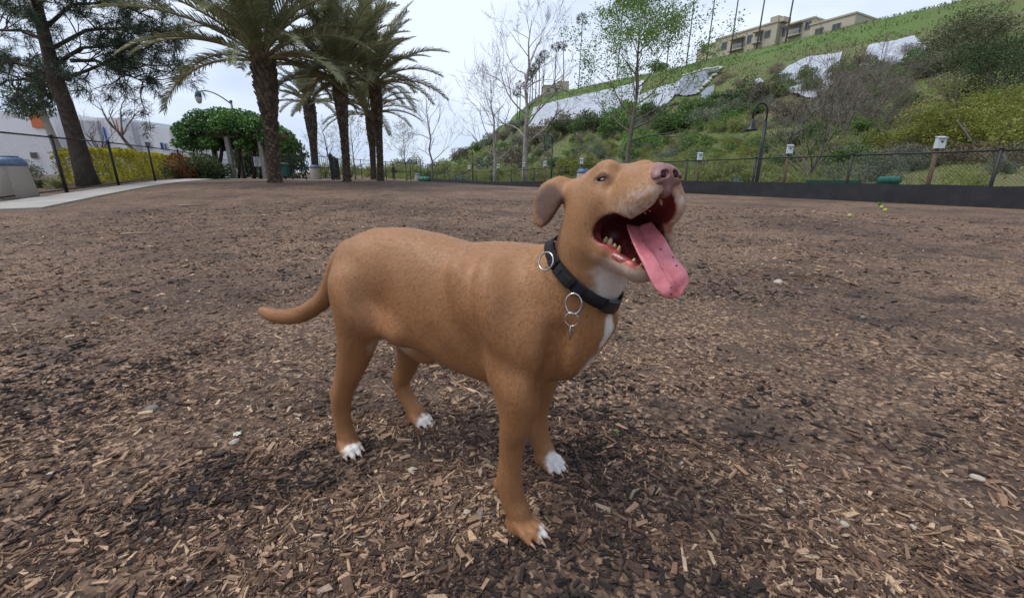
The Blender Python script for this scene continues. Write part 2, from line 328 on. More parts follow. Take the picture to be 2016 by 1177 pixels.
# ================================================================== HILLSIDE
def hill_mat():
    m, t, b, o = _new('hillside_scrub_soil'); tc = t.nodes.new('ShaderNodeTexCoord').outputs['Object']
    n1 = noise(t, .07, 5, .6, tc); n2 = noise(t, .9, 6, .65, tc); n3 = noise(t, 6, 5, .7, tc)
    g = ramp(t, [(.28, (.15, .118, .075)), (.44, (.15, .14, .068)), (.60, (.14, .145, .060)), (.78, (.185, .18, .08))]); t.links.new(n2.outputs['Fac'], g.inputs[0])
    s = ramp(t, [(.45, (0, 0, 0)), (.66, (.75, .75, .75))]); t.links.new(n1.outputs['Fac'], s.inputs[0])
    c = mixc(t, s.outputs[0], g.outputs[0], (.085, .155, .035)); k = ramp(t, [(.3, (.6, .6, .6)), (.7, (1.25, 1.25, 1.2))]); t.links.new(n3.outputs['Fac'], k.inputs[0])
    ga = t.nodes.new('ShaderNodeAttribute'); ga.attribute_name = 'lush'; c = mixc(t, ga.outputs['Fac'], c, (.105, .168, .048))
    t.links.new(mixc(t, 1., c, k.outputs[0], 'MULTIPLY'), b.inputs['Base Color']); b.inputs['Roughness'].default_value = .9; b.inputs['Specular IOR Level'].default_value = .15
    bumpn(t, b, n2.outputs['Fac'], .8, .4); return m
M_HILL = hill_mat()
def make_hill():
    nn = np.concatenate([np.linspace(16.5, 120, 150), np.array([130, 160, 220, 400, 900])]); tt = np.linspace(-160, 520, 380); d = np.array([-HN[1], HN[0]])
    N_, T_ = np.meshgrid(nn, tt, indexing='ij'); x = N_ * HN[0] + T_ * d[0]; y = N_ * HN[1] + T_ * d[1]
    z = all_z(x, y) - np.where(N_ < 17.5, .5, 0) + .02; z = z + np.clip((N_ - 19) / 10, 0, 1) * (vnoise(np.stack([x, y], -1), .5, 3) - .5) * .5
    V = np.stack([x, y, z], -1).reshape(-1, 3); m, n = N_.shape; i = np.arange(m - 1)[:, None] * n; j = np.arange(n - 1)[None]
    lush = np.clip((N_ - 84) / 14, 0, 1) * np.clip((vnoise(np.stack([x, y], -1), .08, 2) - .3) / .2, .25, 1) * np.clip((T_ - 20) / 25, .15, 1)
    o = add_obj('hillside', np_mesh('hillside', V, np.stack([i + j, i + n + j, i + n + j + 1, i + j + 1], -1).reshape(-1, 4), M_HILL, True, {'lush': ('POINT', lush.ravel())})); o['kind'] = 'structure'; return o
hillside = make_hill()
# ================================================================== FENCES, PATH, STREET FURNITURE
M_BLACK = mat('black_fence_paint', (.018, .018, .020), (.030, .028, .026), 30, .5, .1, 120, .001)
M_WIRE = mat('black_coated_wire', (.016, .017, .017), None, 30, .5)
M_SCREEN = mat('black_windscreen_fabric', (.016, .016, .020), (.026, .026, .030), 3.5, .75, .4, 9, .02)
M_CONC = mat('concrete', (.36, .33, .29), (.26, .235, .205), 5, .9, .3, 60, .004)
M_PATH = mat('path_concrete', (.40, .375, .34), (.31, .285, .255), 1.4, .9, .2, 90, .003)
def chain_wires(p, q, z0p, z0q, h0, h1, step=.075, w=.0025):
    """diagonal wires of a chain-link panel between ground points p, q, from height h0 to h1"""
    b = MB(); p = np.asarray(p, float); q = np.asarray(q, float); L = np.linalg.norm(q - p); H = h1 - h0; u = (q - p) / L
    def P(s_, v): s_ = min(max(s_, 0), L); return np.array([*(p + u * s_), z0p + (z0q - z0p) * s_ / L + h0 + v])
    V, F = [], []; side = np.array([-u[1], u[0], 0]) * w; up = np.array([0, 0, w])
    for sg in (1, -1):
        for c in np.arange(-H, L, step):
            s0, s1, v0, v1 = c, c + H, 0, H
            if s0 < 0: v0 = -s0; s0 = 0
            if s1 > L: v1 = H - (s1 - L); s1 = L
            if v1 - v0 < .02: continue
            if sg < 0: s0, s1 = L - s0, L - s1
            a, e = P(s0, v0), P(s1, v1); k = len(V); V += [a + side * sg + up, a + side * sg - up, e + side * sg - up, e + side * sg + up]; F.append([k, k + 1, k + 2, k + 3])
    if V: b.add(np.array(V), np.array(F))
    return b
def post(x, y, h, r, root, name='post', n=10, m=None, z=None):
    z0 = float(gz(x, y)) if z is None else z
    b = MB().tube([(x, y, z0 - .25), (x, y, z0 + h)], [r, r], n); b.tube([(x, y, z0 + h - .005), (x, y, z0 + h + .02), (x, y, z0 + h + .045)], [r * 1.25, r * 1.2, r * .4], n)
    return b.build(name, m or M_BLACK, root, True, origin=ORG)
def chain_fence(name, pts, h, r, label, cat, rail_r=.021, bottom=True, h0=.05, screen=0., zs=None, step=.075, mid=False):
    global ORG
    zz = [float(gz(*p)) for p in pts] if zs is None else zs; ORG = np.array([*pts[0], zz[0]]); root = thing(name, ORG, label, cat)
    for (x, y), z in zip(pts, zz): post(x, y, h, r, root, z=z)
    for (p, q, a, c) in zip(pts, pts[1:], zz, zz[1:]):
        MB().tube([(*p, a + h - .03), (*q, c + h - .03)], [rail_r] * 2, 8).build('top_rail', M_BLACK, root, True, origin=ORG)
        if bottom: MB().tube([(*p, a + h0), (*q, c + h0)], [rail_r * .85] * 2, 8).build('bottom_rail', M_BLACK, root, True, origin=ORG)
        if mid: MB().tube([(*p, a + h * .55), (*q, c + h * .55)], [rail_r * .85] * 2, 8).build('middle_rail', M_BLACK, root, True, origin=ORG)
        w = chain_wires(p, q, a, c, max(h0, screen * .9), h - .04, step)
        if w.V: o = w.build('chain_link_mesh', M_WIRE, root, False, origin=ORG); o['kind'] = 'stuff'
        if screen:                                                    # fabric laced to the lower part, sagging and rumpled
            n = 26; s_ = np.linspace(-.002, 1.002, n); v = np.linspace(0, 1, 7); S_, V_ = np.meshgrid(s_, v, indexing='ij'); P = np.asarray(p)[None, None] * (1 - S_[..., None]) + np.asarray(q)[None, None] * S_[..., None]
            d = nrm(np.asarray(q) - np.asarray(p)); nx = np.array([-d[1], d[0]]); nx = nx if nx @ np.array([-1, -.4]) > 0 else -nx
            W = vnoise(np.stack([P[..., 0] * 2, P[..., 1] * 2, V_ * 1.2], -1), 1., 3) - .5; off = .055 + W * .07 * (1.1 - V_ * .8) + (1 - V_) * .05
            z = (a + (c - a) * S_) + V_ * (screen + (vnoise(P * 3, 1., 2) - .5) * .05) - .05 * (1 - V_)
            G = np.concatenate([P + nx * off[..., None], z[..., None]], -1); back = G - np.array([*(nx * .006), 0]); V = np.vstack([G.reshape(-1, 3), back.reshape(-1, 3)]); i = np.arange(n - 1)[:, None] * 7; j = np.arange(6)[None]
            F = np.stack([i + j, i + 7 + j, i + 8 + j, i + j + 1], -1).reshape(-1, 4); b = MB().add(V, np.vstack([F, F[:, ::-1] + n * 7])); b.build('windscreen', M_SCREEN, root, True, origin=ORG)
    return root
def on_line(px, A, B):                        # point of ground line A-B seen in column px
    A = np.asarray(A, float); B = np.asarray(B, float); lo, hi = -1.5, 3.
    k = (px - 1008) / FPX
    f_ = lambda t: (A + (B - A) * t)[0] - k * ((A + (B - A) * t)[1] * _c + (CAM_H - .3) * _s)
    # linear in t
    f0, f1 = f_(0.), f_(1.); t = f0 / (f0 - f1); return A + (B - A) * t
# hill-side fence with its black fabric
cols_r = [2330, 1945, 1664, 1480, 1348, 1256, 1170, 1103, 1051, 1007, 968, 938, 911, 885, 860, 846]
pr = [tuple(on_line(c, FR0, FR1)) for c in cols_r]
_st = np.array(pr[0]) - np.array(pr[1]); pr = [tuple(np.array(pr[0]) + _st * k) for k in (4, 3, 2, 1)] + pr
fence_r = chain_fence('chain_link_fence', pr, 1.22, .036, 'black chain link fence with dark fabric along its foot below the hillside', 'fence', .02, False, .05, .46)
# street-side fence, without fabric
FL0, FL1 = np.array([-12.5, 12.]), np.array([-20., 28.])
pl = [tuple(on_line(c, FL0, FL1)) for c in (-60, 130, 234, 307, 362, 404, 436, 462)]
fence_l = chain_fence('chain_link_fence', pl, 1.52, .042, 'black chain link fence in front of the yellow hedge and pine', 'fence', .022, True, .08, 0., None, .06)
# taller far fence behind the palms
pf = [tuple(at(c, 340, y)[:2]) for c, y in ((664, 44), (712, 46), (760, 48), (808, 50), (842, 50.5), (875, 51))]
fence_f = chain_fence('chain_link_fence', pf, 2.05, .04, 'tall dark chain link fence far behind the palm trunks', 'fence', .024, True, .08, 0., None, .16, True)
# concrete path in slabs along the street-side fence
def make_path():
    root = add_obj('path', None); root['kind'] = 'structure'
    outer = [on_line(c, FL0 + np.array([.35, .1]), FL1 + np.array([.35, .1])) for c in np.linspace(-150, 440, 15)]
    lower = [(-160, 424), (75, 397), (140, 389), (200, 381), (260, 374), (320, 367.5), (370, 362), (415, 357.5), (450, 356.6)]
    lp = np.array([(c, y) for c, y in lower])
    prev = None
    for i in range(len(outer) - 1):
        q = []
        for k, P in ((i, outer[i]), (i + 1, outer[i + 1])):
            w = np.interp(k, [0, 14], [1.15, 1.0]); Dn = nrm(np.array([.905, .424])); q.append((P, P + Dn * w * 1.25))
        (a, b), (c, d) = q; g = .006; e = nrm(c - a) * g; a, b, c, d = a + e, b + e, c - e, d - e
        V = []
        for zt in (.030, -.12):
            for P in (a, b, d, c): V.append([P[0], P[1], float(gz(*P)) + zt])
        V = np.array(V); MB().add(V, np.array([[0, 1, 2, 3][::-1], [4, 5, 6, 7], [0, 4, 5, 1], [1, 5, 6, 2], [2, 6, 7, 3], [3, 7, 4, 0]])).build('slab', M_PATH, root)
    return root
path = make_path()
# walk in front of the gate enclosure
def strip(name, pts, w, m, z=.02):
    pts = np.array(pts, float); t = nrm(np.gradient(pts, axis=0)); nx = np.stack([-t[:, 1], t[:, 0]], 1); a, b = pts + nx * w / 2, pts - nx * w / 2
    V = np.vstack([np.c_[a, gz(a[:, 0], a[:, 1]) + z], np.c_[b, gz(b[:, 0], b[:, 1]) + z]]); n = len(pts); i = np.arange(n - 1); o = MB().add(V, np.stack([i, i + 1, i + 1 + n, i + n], 1)[:, ::-1]).build(name, m); o['kind'] = 'structure'; return o
strip('path', [at(430, 357, 25)[:2], at(480, 357, 25.5)[:2], at(540, 357, 25.7)[:2], at(640, 357, 26)[:2]], 1.2, M_PATH)
# --- rubbish receptacles: tapered aggregate drum with a blue-grey dome lid
M_LID = mat('blue_grey_lid', (.11, .17, .26), (.085, .135, .21), 12, .45)
M_AGG = mat('aggregate_concrete', (.38, .33, .28), (.28, .24, .20), 60, .9, .4, 90, .006)
def receptacle(px, Y, label, sc=1., py=None):
    x = xat(px, Y, .3); z = float(gz(x, Y)); r = thing('litter_bin', (x, Y, z), label, 'litter bin', 'concrete litter bins with blue lids')
    b = MB().lathe([(.001, 0), (.36, 0), (.375, .03), (.345, .4), (.315, .80), (.30, .83), (.26, .84), (.001, .84)], n=24); o = b.build('drum', M_AGG, r, True); o.scale = (sc,) * 3
    b = MB().lathe([(.001, .80), (.318, .82), (.325, .86), (.30, .95), (.255, 1.01), (.20, 1.03), (.001, 1.035)], n=24); o = b.build('lid', M_LID, r, True); o.scale = (sc,) * 3
    f = MB().lathe([(.13, 1.03), (.20, 1.028), (.205, 1.05), (.19, 1.06), (.13, 1.05)], n=20).build('lid_ring', M_LID, o, True); return r
receptacle(36, 10.6, 'tapered concrete litter bin beside the path at the near end of the fence', .92)
receptacle(822, 47, 'small concrete litter bin with blue lid near the green barrel', .9)
receptacle(1147, 23.3, 'concrete litter bin with blue lid against the dark fence fabric')
receptacle(622, 26.8, 'litter bin with pale blue lid in front of the metal gate', .85)
# --- metal picket enclosure and gate
def picket(name, p, q, h, label, cat, n, arch=0.):
    p = np.asarray(p); q = np.asarray(q); z = [float(gz(*p)), float(gz(*q))]; org = np.array([*p, z[0]]); r = thing(name, org, label, cat)
    P = lambda s_, v: np.array([*(p + (q - p) * s_), z[0] + (z[1] - z[0]) * s_ + v])
    for v in (.12, h * .5, h - .08): MB().beam(P(0, v), P(1, v), .035, .035).build('rail', M_BLACK, r, origin=org)
    for k in range(n + 1):
        big = k % max(1, n // 4) == 0; w = .06 if big else .018; MB().beam(P(k / n, -.1 if big else .08), P(k / n, h + (.08 if big else 0)), w).build('post' if big else 'picket', M_BLACK, r, origin=org)
    return r
picket('metal_fence', at(480, 340, 28.2)[:2], at(548, 340, 27.2)[:2], 1.35, 'black metal picket fence beside the ivy covered pergola', 'fence', 16)
picket('metal_fence', at(548, 340, 27.)[:2], at(655, 340, 27.)[:2], 1.45, 'black metal picket fence with the litter bin in front of it', 'fence', 28)
gt = picket('metal_gate', at(653, 340, 27.2)[:2], at(668, 340, 34)[:2], 1.5, 'black metal gate seen end on beside a palm trunk', 'gate', 20)
# white notice on the picket fence
M_WHITE = mat('white_sign', (.75, .75, .74), (.68, .68, .67), 20, .5); M_INK = mat('sign_ink', (.06, .06, .07), None, 20, .6)
def notice(px, py, Y, w, h_, label, rows):
    c = at(px, py, Y); r = thing('notice_sign', c, label, 'sign'); MB().box((0, 0, 0), (w, .012, h_)).build('panel', M_WHITE, r)
    for k in range(rows): MB().box((RNG.uniform(-.02, .02), -.0085, h_ * (.36 - .76 * k / max(1, rows - 1))), (w * RNG.uniform(.5, .8), .004, h_ * .045)).build('text_line', M_INK, r)
    MB().box((w * .3, .03, -h_ * .0), (.03, .04, h_ * 1.0)).build('bracket', M_BLACK, r); return r
notice(506, 318.5, 27.5, .40, .56, 'white notice board fixed to the dark fence beside the big palm', 7)
notice(665, 331, 27.0, .22, .22, 'small white notice beside the metal gate', 3) if False else None
# green bin
M_GREEN = mat('dark_green_plastic', (.018, .075, .055), (.014, .055, .042), 10, .45); M_GREEN2 = mat('green_plastic', (.02, .13, .085), (.015, .09, .06), 10, .45)
def green_bin(px, py, Y):
    x = xat(px, Y, .3); z = float(gz(x, Y)); r = thing('green_bin', (x, Y, z), 'dark green dog waste bin standing between palm trunk and gate', 'waste bin')
    bevel(MB().box((0, 0, .55), (.42, .38, .66), taper=1.05).build('body', M_GREEN, r), .02); bevel(MB().box((0, 0, .93), (.46, .42, .10), taper=.8).build('lid', M_GREEN, r), .02)
    MB().tube([(0, 0, -.1), (0, 0, .25)], [.04, .04], 10).build('stand', M_BLACK, r, True); MB().box((0, -.2, .84), (.26, .03, .08)).build('slot', M_BLACK, r)
green_bin(563, 338, 26.2)
# --- arched park lamps
M_LAMP = mat('lamp_black', (.014, .015, .018), (.022, .023, .026), 20, .4); M_GLOBE = mat('lamp_glass', (.5, .49, .45), (.42, .41, .38), 20, .2)
def park_lamp(px, Y, h_, label, z=None):
    x = xat(px, Y, .2); z = float(gz(x, Y)) if z is None else z; r = thing('park_lamp', (x, Y, z), label, 'lamp post', 'arched black park lamps'); top = h_ * .80
    MB().tube([(0, 0, -.3), (0, 0, .5), (0, 0, top)], [.062, .058, .050], 12).build('pole', M_LAMP, r, True); MB().lathe([(.001, -.05), (.12, -.05), (.12, .10), (.08, .16), (.06, .30), (.001, .31)], n=14).build('base', M_LAMP, r, True)
    R_ = h_ * .075; t = np.linspace(0, math.pi, 15); arc = [(0, 0, top - .02), (0, 0, top + h_ * .10)] + [(-R_ + R_ * math.cos(a), 0, top + h_ * .10 + R_ * 1.1 * math.sin(a)) for a in t[1:]] + [(-2 * R_, 0, top + h_ * .02)]
    MB().tube(arc, [.028] * len(arc), 8).build('arm', M_LAMP, r, True)
    s_ = h_ * .045; zz = top + h_ * .02; sh = MB().lathe([(.001, .02), (s_ * .35, .02), (s_ * .42, -s_ * .6), (s_ * .75, -s_ * 1.0), (s_ * .85, -s_ * 1.7), (s_ * 1.35, -s_ * 2.3), (s_ * 1.5, -s_ * 2.6), (s_ * 1.42, -s_ * 2.6), (s_ * .8, -s_ * 1.9), (.001, -s_ * 1.7)], (-2 * R_, 0, zz), 18).build('lamp_shade', M_LAMP, r, True)
    MB().ball((-2 * R_, 0, zz - s_ * 2.1), s_ * .55, 12, 8).build('bulb_globe', M_GLOBE, sh, True); return r
def fr_at(px, off=.6): p = on_line(px, FR0 + HN * off, FR1 + HN * off); return p
for px, top_py, lb in ((1487, 203, 'arched black park lamp leaning over the fence beside the bare twiggy tree'), (1085, 266, 'arched black park lamp in front of the round olive bush'), (931, 291, 'arched black park lamp between the two pale bare trees'), (829, 309, 'arched black park lamp far off behind the tall fence')):
    p = fr_at(px) if px != 829 else np.array([xat(829, 56.), 56.]); zt = at(px, top_py, p[1])[2]; park_lamp(px, p[1], (zt - float(gz(*p))) / .985, lb)
# --- nest boxes on posts behind the fence
M_BOXW = mat('pale_box_paint', (.58, .64, .66), (.50, .55, .57), 25, .6); M_POSTW = mat('weathered_post', (.16, .105, .07), (.10, .07, .05), 20, .9, .3, 60, .01); M_ROOF = mat('box_roof', (.42, .42, .40), (.34, .34, .33), 25, .7)
def nest_box(px, py, off, s_px, label):
    p = fr_at(px, off); Y = p[1]; c = at(px, py, Y); z = float(all_z(c[0], Y)); sc = s_px * Y / FPX; r = thing('nest_box', (c[0], Y, z), label, 'nest box', 'pale nest boxes on posts'); hz = c[2] - z
    rz_ = rotz(RNG.uniform(-.5, -.1))
    MB().tube([(.02, .05, -.3), (0, .05, hz - sc * .2)], [.055, .05], 8).build('post', M_POSTW, r, True)
    bx = bevel(MB().box((0, 0, hz), (sc * .66, sc * .6, sc), rz_).build('box', M_BOXW, r), .006); MB().box(np.array((0, 0, hz + sc * .54)), (sc * .74, sc * .86, sc * .07), rz_ @ np.array([[1, 0, 0], [0, .97, -.2], [0, .2, .97]])).build('roof', M_ROOF, bx)
    MB().ball(rz_ @ np.array((0, -sc * .30, 0)) + np.array([0, 0, hz + sc * .12]), (sc * .11, .012, sc * .11), 12, 6, rz_).build('entrance_hole', M_INK, bx, True)
for px, py, off, s_, lb in ((1851, 282, 2.0, 19, 'pale nest box on a brown post in front of the large olive yellow shrub'), (1555, 295, 2.0, 14, 'pale nest box on a post in front of the bare twiggy tree'), (1378, 309, 2.0, 12, 'pale nest box on a post behind the dog nose among grey green brush'), (1145, 318, 2.0, 9, 'pale nest box above the litter bin by the olive bush'), (1073, 323, 2.2, 8, 'pale nest box just beside the arched lamp by the olive bush'), (1031, 325, 2.2, 7, 'pale nest box beside the tallest pale trunk'), (981, 328, 2.2, 7, 'pale nest box beside the smaller pale bare tree'), (924, 330, 2.2, 6, 'pale nest box at the foot of the far arched lamp')):
    nest_box(px, py, off, s_, lb)
# --- green irrigation box, barrel and kerb boards beyond the fabric
def barrel(px, py, Y, L, r_, label, a=0.):
    c = at(px, py, Y); r = thing('green_barrel', c, label, 'barrel', None, a); MB().lathe([(.001, -L / 2), (r_ * .9, -L / 2), (r_, -L / 2 + .03), (r_, -L * .17), (r_ * 1.05, -L * .15), (r_, -L * .13), (r_, L * .13), (r_ * 1.05, L * .15), (r_, L * .17), (r_, L / 2 - .03), (r_ * .9, L / 2), (.001, L / 2)], n=18, R=np.array([[0, 0, 1], [0, 1, 0], [-1, 0, 0.]])).build('shell', M_GREEN2, r, True)
    MB().torus((L / 2 + .01, 0, 0), r_ * .55, .03, np.array([[0, 0, 1], [0, 1, 0], [-1, 0, 0.]]), 16, 6).build('rim', M_LAMP, r, True)
p = fr_at(1749, 1.3); barrel(1749, 356, p[1], .48, .115, 'green plastic barrel lying behind the dark fence fabric', -.2)
barrel(836, 353.5, 46.5, 1.1, .28, 'long green barrel lying beside a small concrete litter bin')
bd = MB(); p0, p1 = fr_at(1586, 1.4), fr_at(1692, 1.4); z_ = lambda p: float(gz(*p)) + .46
o = MB().beam((*p0, z_(p0)), (*p1, z_(p1)), .05, .16).build('green_board', M_GREEN); tag(o, 'long dark green board lying just above the fence fabric', 'board')
# --- teal street lamp behind the pergola
M_TEAL = mat('teal_lamp_paint', (.07, .14, .145), (.055, .11, .115), 20, .45)
def street_lamp(px, py, Y, h_, reach, label):
    c = at(px, py, Y); z = float(gz(c[0], Y)); r = thing('street_lamp', (c[0], Y, z), label, 'street lamp'); hz = c[2] - z
    MB().tube([(0, 0, -.2), (0, 0, hz * .5), (0, 0, hz)], [.10, .085, .06], 12).build('pole', M_TEAL, r, True); MB().ball((0, 0, hz + .06), .09, 10, 8).build('finial', M_TEAL, r, True)
    t = np.linspace(0, 1, 14); arm = [(-reach * a, 0, hz - .1 + reach * .42 * math.sin(a * 1.9) * (1 - .12 * a)) for a in t]; MB().tube(arm, [.045 - .015 * a for a in t], 8).build('arm', M_TEAL, r, True); e = np.array(arm[-1])
    l = MB().lathe([(.001, .22), (.03, .2), (.05, .05), (.13, -.02), (.17, -.14), (.20, -.28), (.19, -.30)], e, 16).build('lantern_cap', M_TEAL, r, True); MB().lathe([(.18, -.30), (.19, -.42), (.15, -.58), (.08, -.68), (.001, -.70)], e, 16).build('lantern_globe', M_GLOBE, l, True); return r
street_lamp(455, 202, 30, 0, 2.05, 'teal street lamp with curved arm rising behind the ivy pergola')
street_lamp(332, 261, 62, 0, 1.1, 'distant small teal street lamp in front of the white building')
# ================================================================== VEGETATION
def leaf_quads(C, size, rng, outward=None, aspect=.5, droop=0.):
    """rhombic leaves at centres C"""
    N = len(C); d = rng.normal(size=(N, 3)); 
    if outward is not None: d = nrm(d) * .9 + outward * .8
    d[:, 2] -= droop; d = nrm(d); s_ = nrm(np.cross(d, rng.normal(size=(N, 3)))); L = (np.broadcast_to(size, (N,)) * rng.uniform(.65, 1.3, N))[:, None]
    n_ = np.cross(d, s_)
    V = np.stack([C - d * L * .5, C + s_ * L * aspect * .5 + d * L * .05 + n_ * L * .06, C + d * L * .5, C - s_ * L * aspect * .5 + d * L * .05 + n_ * L * .06], 1)
    return V.reshape(-1, 3), np.arange(N * 4).reshape(-1, 4)
def cloud_points(lobes, N, rng, bias=.33):
    lobes = np.array([(*c, *(r if np.ndim(r) else (r,) * 3)) for c, r in lobes], float); vol = lobes[:, 3:].prod(1) ** .7; i = rng.choice(len(lobes), N, p=vol / vol.sum())
    d = nrm(rng.normal(size=(N, 3))); rad = rng.random(N) ** bias; return lobes[i, :3] + d * rad[:, None] * lobes[i, 3:], d
def clumpy(rng, n, rx, ry, rz, r0=.42, flat=.0):
    out = []
    for _ in range(n):
        d = nrm(rng.normal(size=3)); d[2] = abs(d[2]) * (1 - flat) ; k = rng.uniform(.35, .75); out.append((np.array([d[0] * rx, d[1] * ry, d[2] * rz + rz * .35]) * k, r0 * rng.uniform(.6, 1.15) * np.array([rx, ry, rz])))
    return out
def tube_set(segs, sides=None):
    b = MB(); grp = {}
    for P, r in segs: grp.setdefault((len(P), 5 if max(r) > .05 else (4 if max(r) > .02 else 3)), []).append((P, r))
    for (m, n), L in grp.items():                                     # all branches of a kind at once
        P = np.array([q for q, _ in L]); r = np.array([q for _, q in L]); T = nrm(np.gradient(P, axis=1)); A = nrm(np.cross(T, np.array([.31, .87, .21]))); B = np.cross(T, A); ang = np.linspace(0, 2 * np.pi, n, endpoint=False)
        V = P[:, :, None] + r[:, :, None, None] * (np.cos(ang)[:, None] * A[:, :, None] + np.sin(ang)[:, None] * B[:, :, None]); i = np.arange(m - 1)[:, None] * n; j = np.arange(n)[None]; j2 = (j + 1) % n
        F = np.stack([i + j, i + j2, i + n + j2, i + n + j], -1).reshape(-1, 4); b.add(V.reshape(-1, 3), (np.arange(len(L))[:, None, None] * m * n + F[None]).reshape(-1, 4))
    return b
def grow(rng, p, d, L, r, lev, maxlev, out, tips, spread=.75, up=.15, kids=(3, 4), shrink=.62, wig=.12, rmin=.006):
    n = 5; P = [np.array(p, float)]; dd = nrm(d)
    for k in range(n): dd = nrm(dd + rng.normal(0, wig, 3) + np.array([0, 0, up * (.6 if lev else 0.2)])); P.append(P[-1] + dd * L / n)
    P = np.array(P); rr = np.linspace(r, max(r * (.45 if lev else .5), rmin), n + 1); out.append((lev, P, rr))
    if lev >= maxlev: tips.append((P[-1], dd)); tips.append((P[3], dd)); return
    for k in range(rng.integers(kids[0], kids[1] + 1)):
        f_ = rng.uniform(.35 if lev else .45, 1.) if k else 1.; i = min(int(f_ * n), n - 1); q = P[i] + (P[i + 1] - P[i]) * (f_ * n - i) if f_ < 1 else P[-1]
        ax = nrm(rng.normal(size=3)); nd = nrm(dd * (1 - spread * .45) + ax * spread * (.6 if k else .25)); rb = np.interp(f_ * n, np.arange(n + 1), rr) * rng.uniform(.55, .8)
        grow(rng, q, nd, L * shrink * rng.uniform(.7, 1.25), max(rb, rmin), lev + 1, maxlev, out, tips, spread, up, kids, shrink, wig, rmin)
M_BARKP = mat('pale_sycamore_bark', (.40, .36, .31), (.20, .175, .15), 1.6, .9, .4, 20, .02, detail=8); M_TWIG = mat('grey_twig_bark', (.20, .165, .135), (.13, .105, .085), 5, .9)
M_BARKD = mat('dark_pine_bark', (.105, .080, .062), (.045, .034, .028), 6, .95, .9, 14, .05); M_BARKM = mat('grey_brown_bark', (.19, .155, .125), (.11, .09, .07), 5, .9, .5, 20, .02)
def tree_at(px, Y, name, label, cat='tree', group=None, zf=None):
    x = xat(px, Y, .2); z = float((zf or all_z)(x, Y)); return thing(name, (x, Y, z - .05), label, cat, group), (x, Y, z)
def bare_tree(px, Y, top_py, label, seed, r0, maxlev=4, spread=.75, bark=None, lean=(0, 0), frac=.34, kids=(3, 4), zf=None, leaf=None, nleaf=0, lsize=.1, shrink=.64, group=None, twig=None, name='bare_tree', leader=True, nlimb=0):
    rng = np.random.default_rng(seed); r, (x, y, z) = tree_at(px, Y, name, label, 'tree', group, zf); H = at(px, top_py, Y)[2] - z; out, tips = [], []
    K = 9; f_ = np.linspace(0, 1, K); hl = H * (.96 if leader else frac); P = np.c_[lean[0] * f_ ** 1.3 + np.r_[0, rng.normal(0, .012 * H, K - 1)] * .7, lean[1] * f_ ** 1.3 + np.r_[0, rng.normal(0, .012 * H, K - 1)] * .7, -.2 + f_ * (hl + .2)]
    rt = r0 * np.interp(f_, [0, .06, 1], [1.35, 1., .12 if leader else .68]); out.append((0, P, rt)); nb = nlimb or (15 if leader else 6)
    for k in range(nb):
        g = (frac + (1 - frac) * (k + rng.random() * .7) / nb) if leader else rng.uniform(.78, 1.); q = np.array([np.interp(g, f_, P[:, i_]) for i_ in range(3)]); a = k * 2.4 + rng.uniform(-.5, .5); rise = np.interp(g, [frac, 1], [.35, 1.3]) if leader else (1.6 if k == 0 else rng.uniform(.7, 1.4) / spread)
        d = nrm(np.array([math.cos(a), math.sin(a), rise])); Lb = H * (np.interp(g, [frac, .5, 1], [.26, .27, .10]) * (.6 + .55 * spread) if leader else (1 - frac) * rng.uniform(.36, .50)); rb = np.interp(g, f_, rt) * (.5 if leader else .62)
        grow(rng, q, d, Lb, max(rb, .012), 1, maxlev, out, tips, spread, .12 if leader else .16, kids, shrink, .17)
    b = MB()
    for lv, Q, rr in out[:1]: b.tube(Q, rr, 10)
    b.build('trunk', bark or M_BARKP, r, True)
    tube_set([(Q, rr) for lv, Q, rr in out[1:] if lv == 1]).build('limbs', bark or M_BARKP, r, True)
    t_ = tube_set([(Q, rr) for lv, Q, rr in out if lv > 1]).build('twigs', twig or M_TWIG, r, True); t_['kind'] = 'stuff'
    if nleaf:
        T = np.array([t[0] for t in tips])
        i = rng.integers(0, len(T), nleaf); C = T[i] + rng.normal(0, lsize * 1.7, (nleaf, 3)); V, F = leaf_quads(C, lsize, rng, None, .62, .2); cl = rng.random(len(T))[i]
        o = add_obj('crown', np_mesh('crown', V, F, leaf, False, {'rnd': ('FACE', np.clip(cl * .5 + rng.random(nleaf) * .5, 0, 1))}), r); o['kind'] = 'stuff'
    return r
M_LYEL = leafmat('lime_leaf', (.09, .17, .03), (.24, .37, .08), .4)
M_LOL = leafmat('olive_yellow_leaf', (.13, .145, .028), (.33, .34, .075), .35); M_LDK = leafmat('dark_green_leaf', (.035, .060, .022), (.105, .15, .055), .25); M_LMID = leafmat('mid_green_leaf', (.055, .105, .028), (.16, .25, .07), .3)
M_LBR = leafmat('bright_green_leaf', (.07, .17, .03), (.18, .35, .07), .35); M_LGR = leafmat('grey_green_leaf', (.10, .12, .08), (.26, .29, .20), .25); M_LSAGE = leafmat('sage_blue_leaf', (.07, .115, .09), (.20, .28, .22), .25)
M_LBRN = leafmat('dry_brown_leaf', (.12, .095, .065), (.28, .235, .165), .2); M_LHED = leafmat('yellow_hedge_leaf', (.26, .26, .02), (.70, .62, .06), .35); M_LIVY = leafmat('glossy_ivy_leaf', (.03, .085, .018), (.17, .33, .07), .25, .35, .5)
M_LYG = leafmat('pale_mustard_leaf', (.16, .19, .06), (.38, .41, .15), .4); M_LRED = leafmat('red_tip_leaf', (.10, .045, .025), (.30, .12, .055), .3)
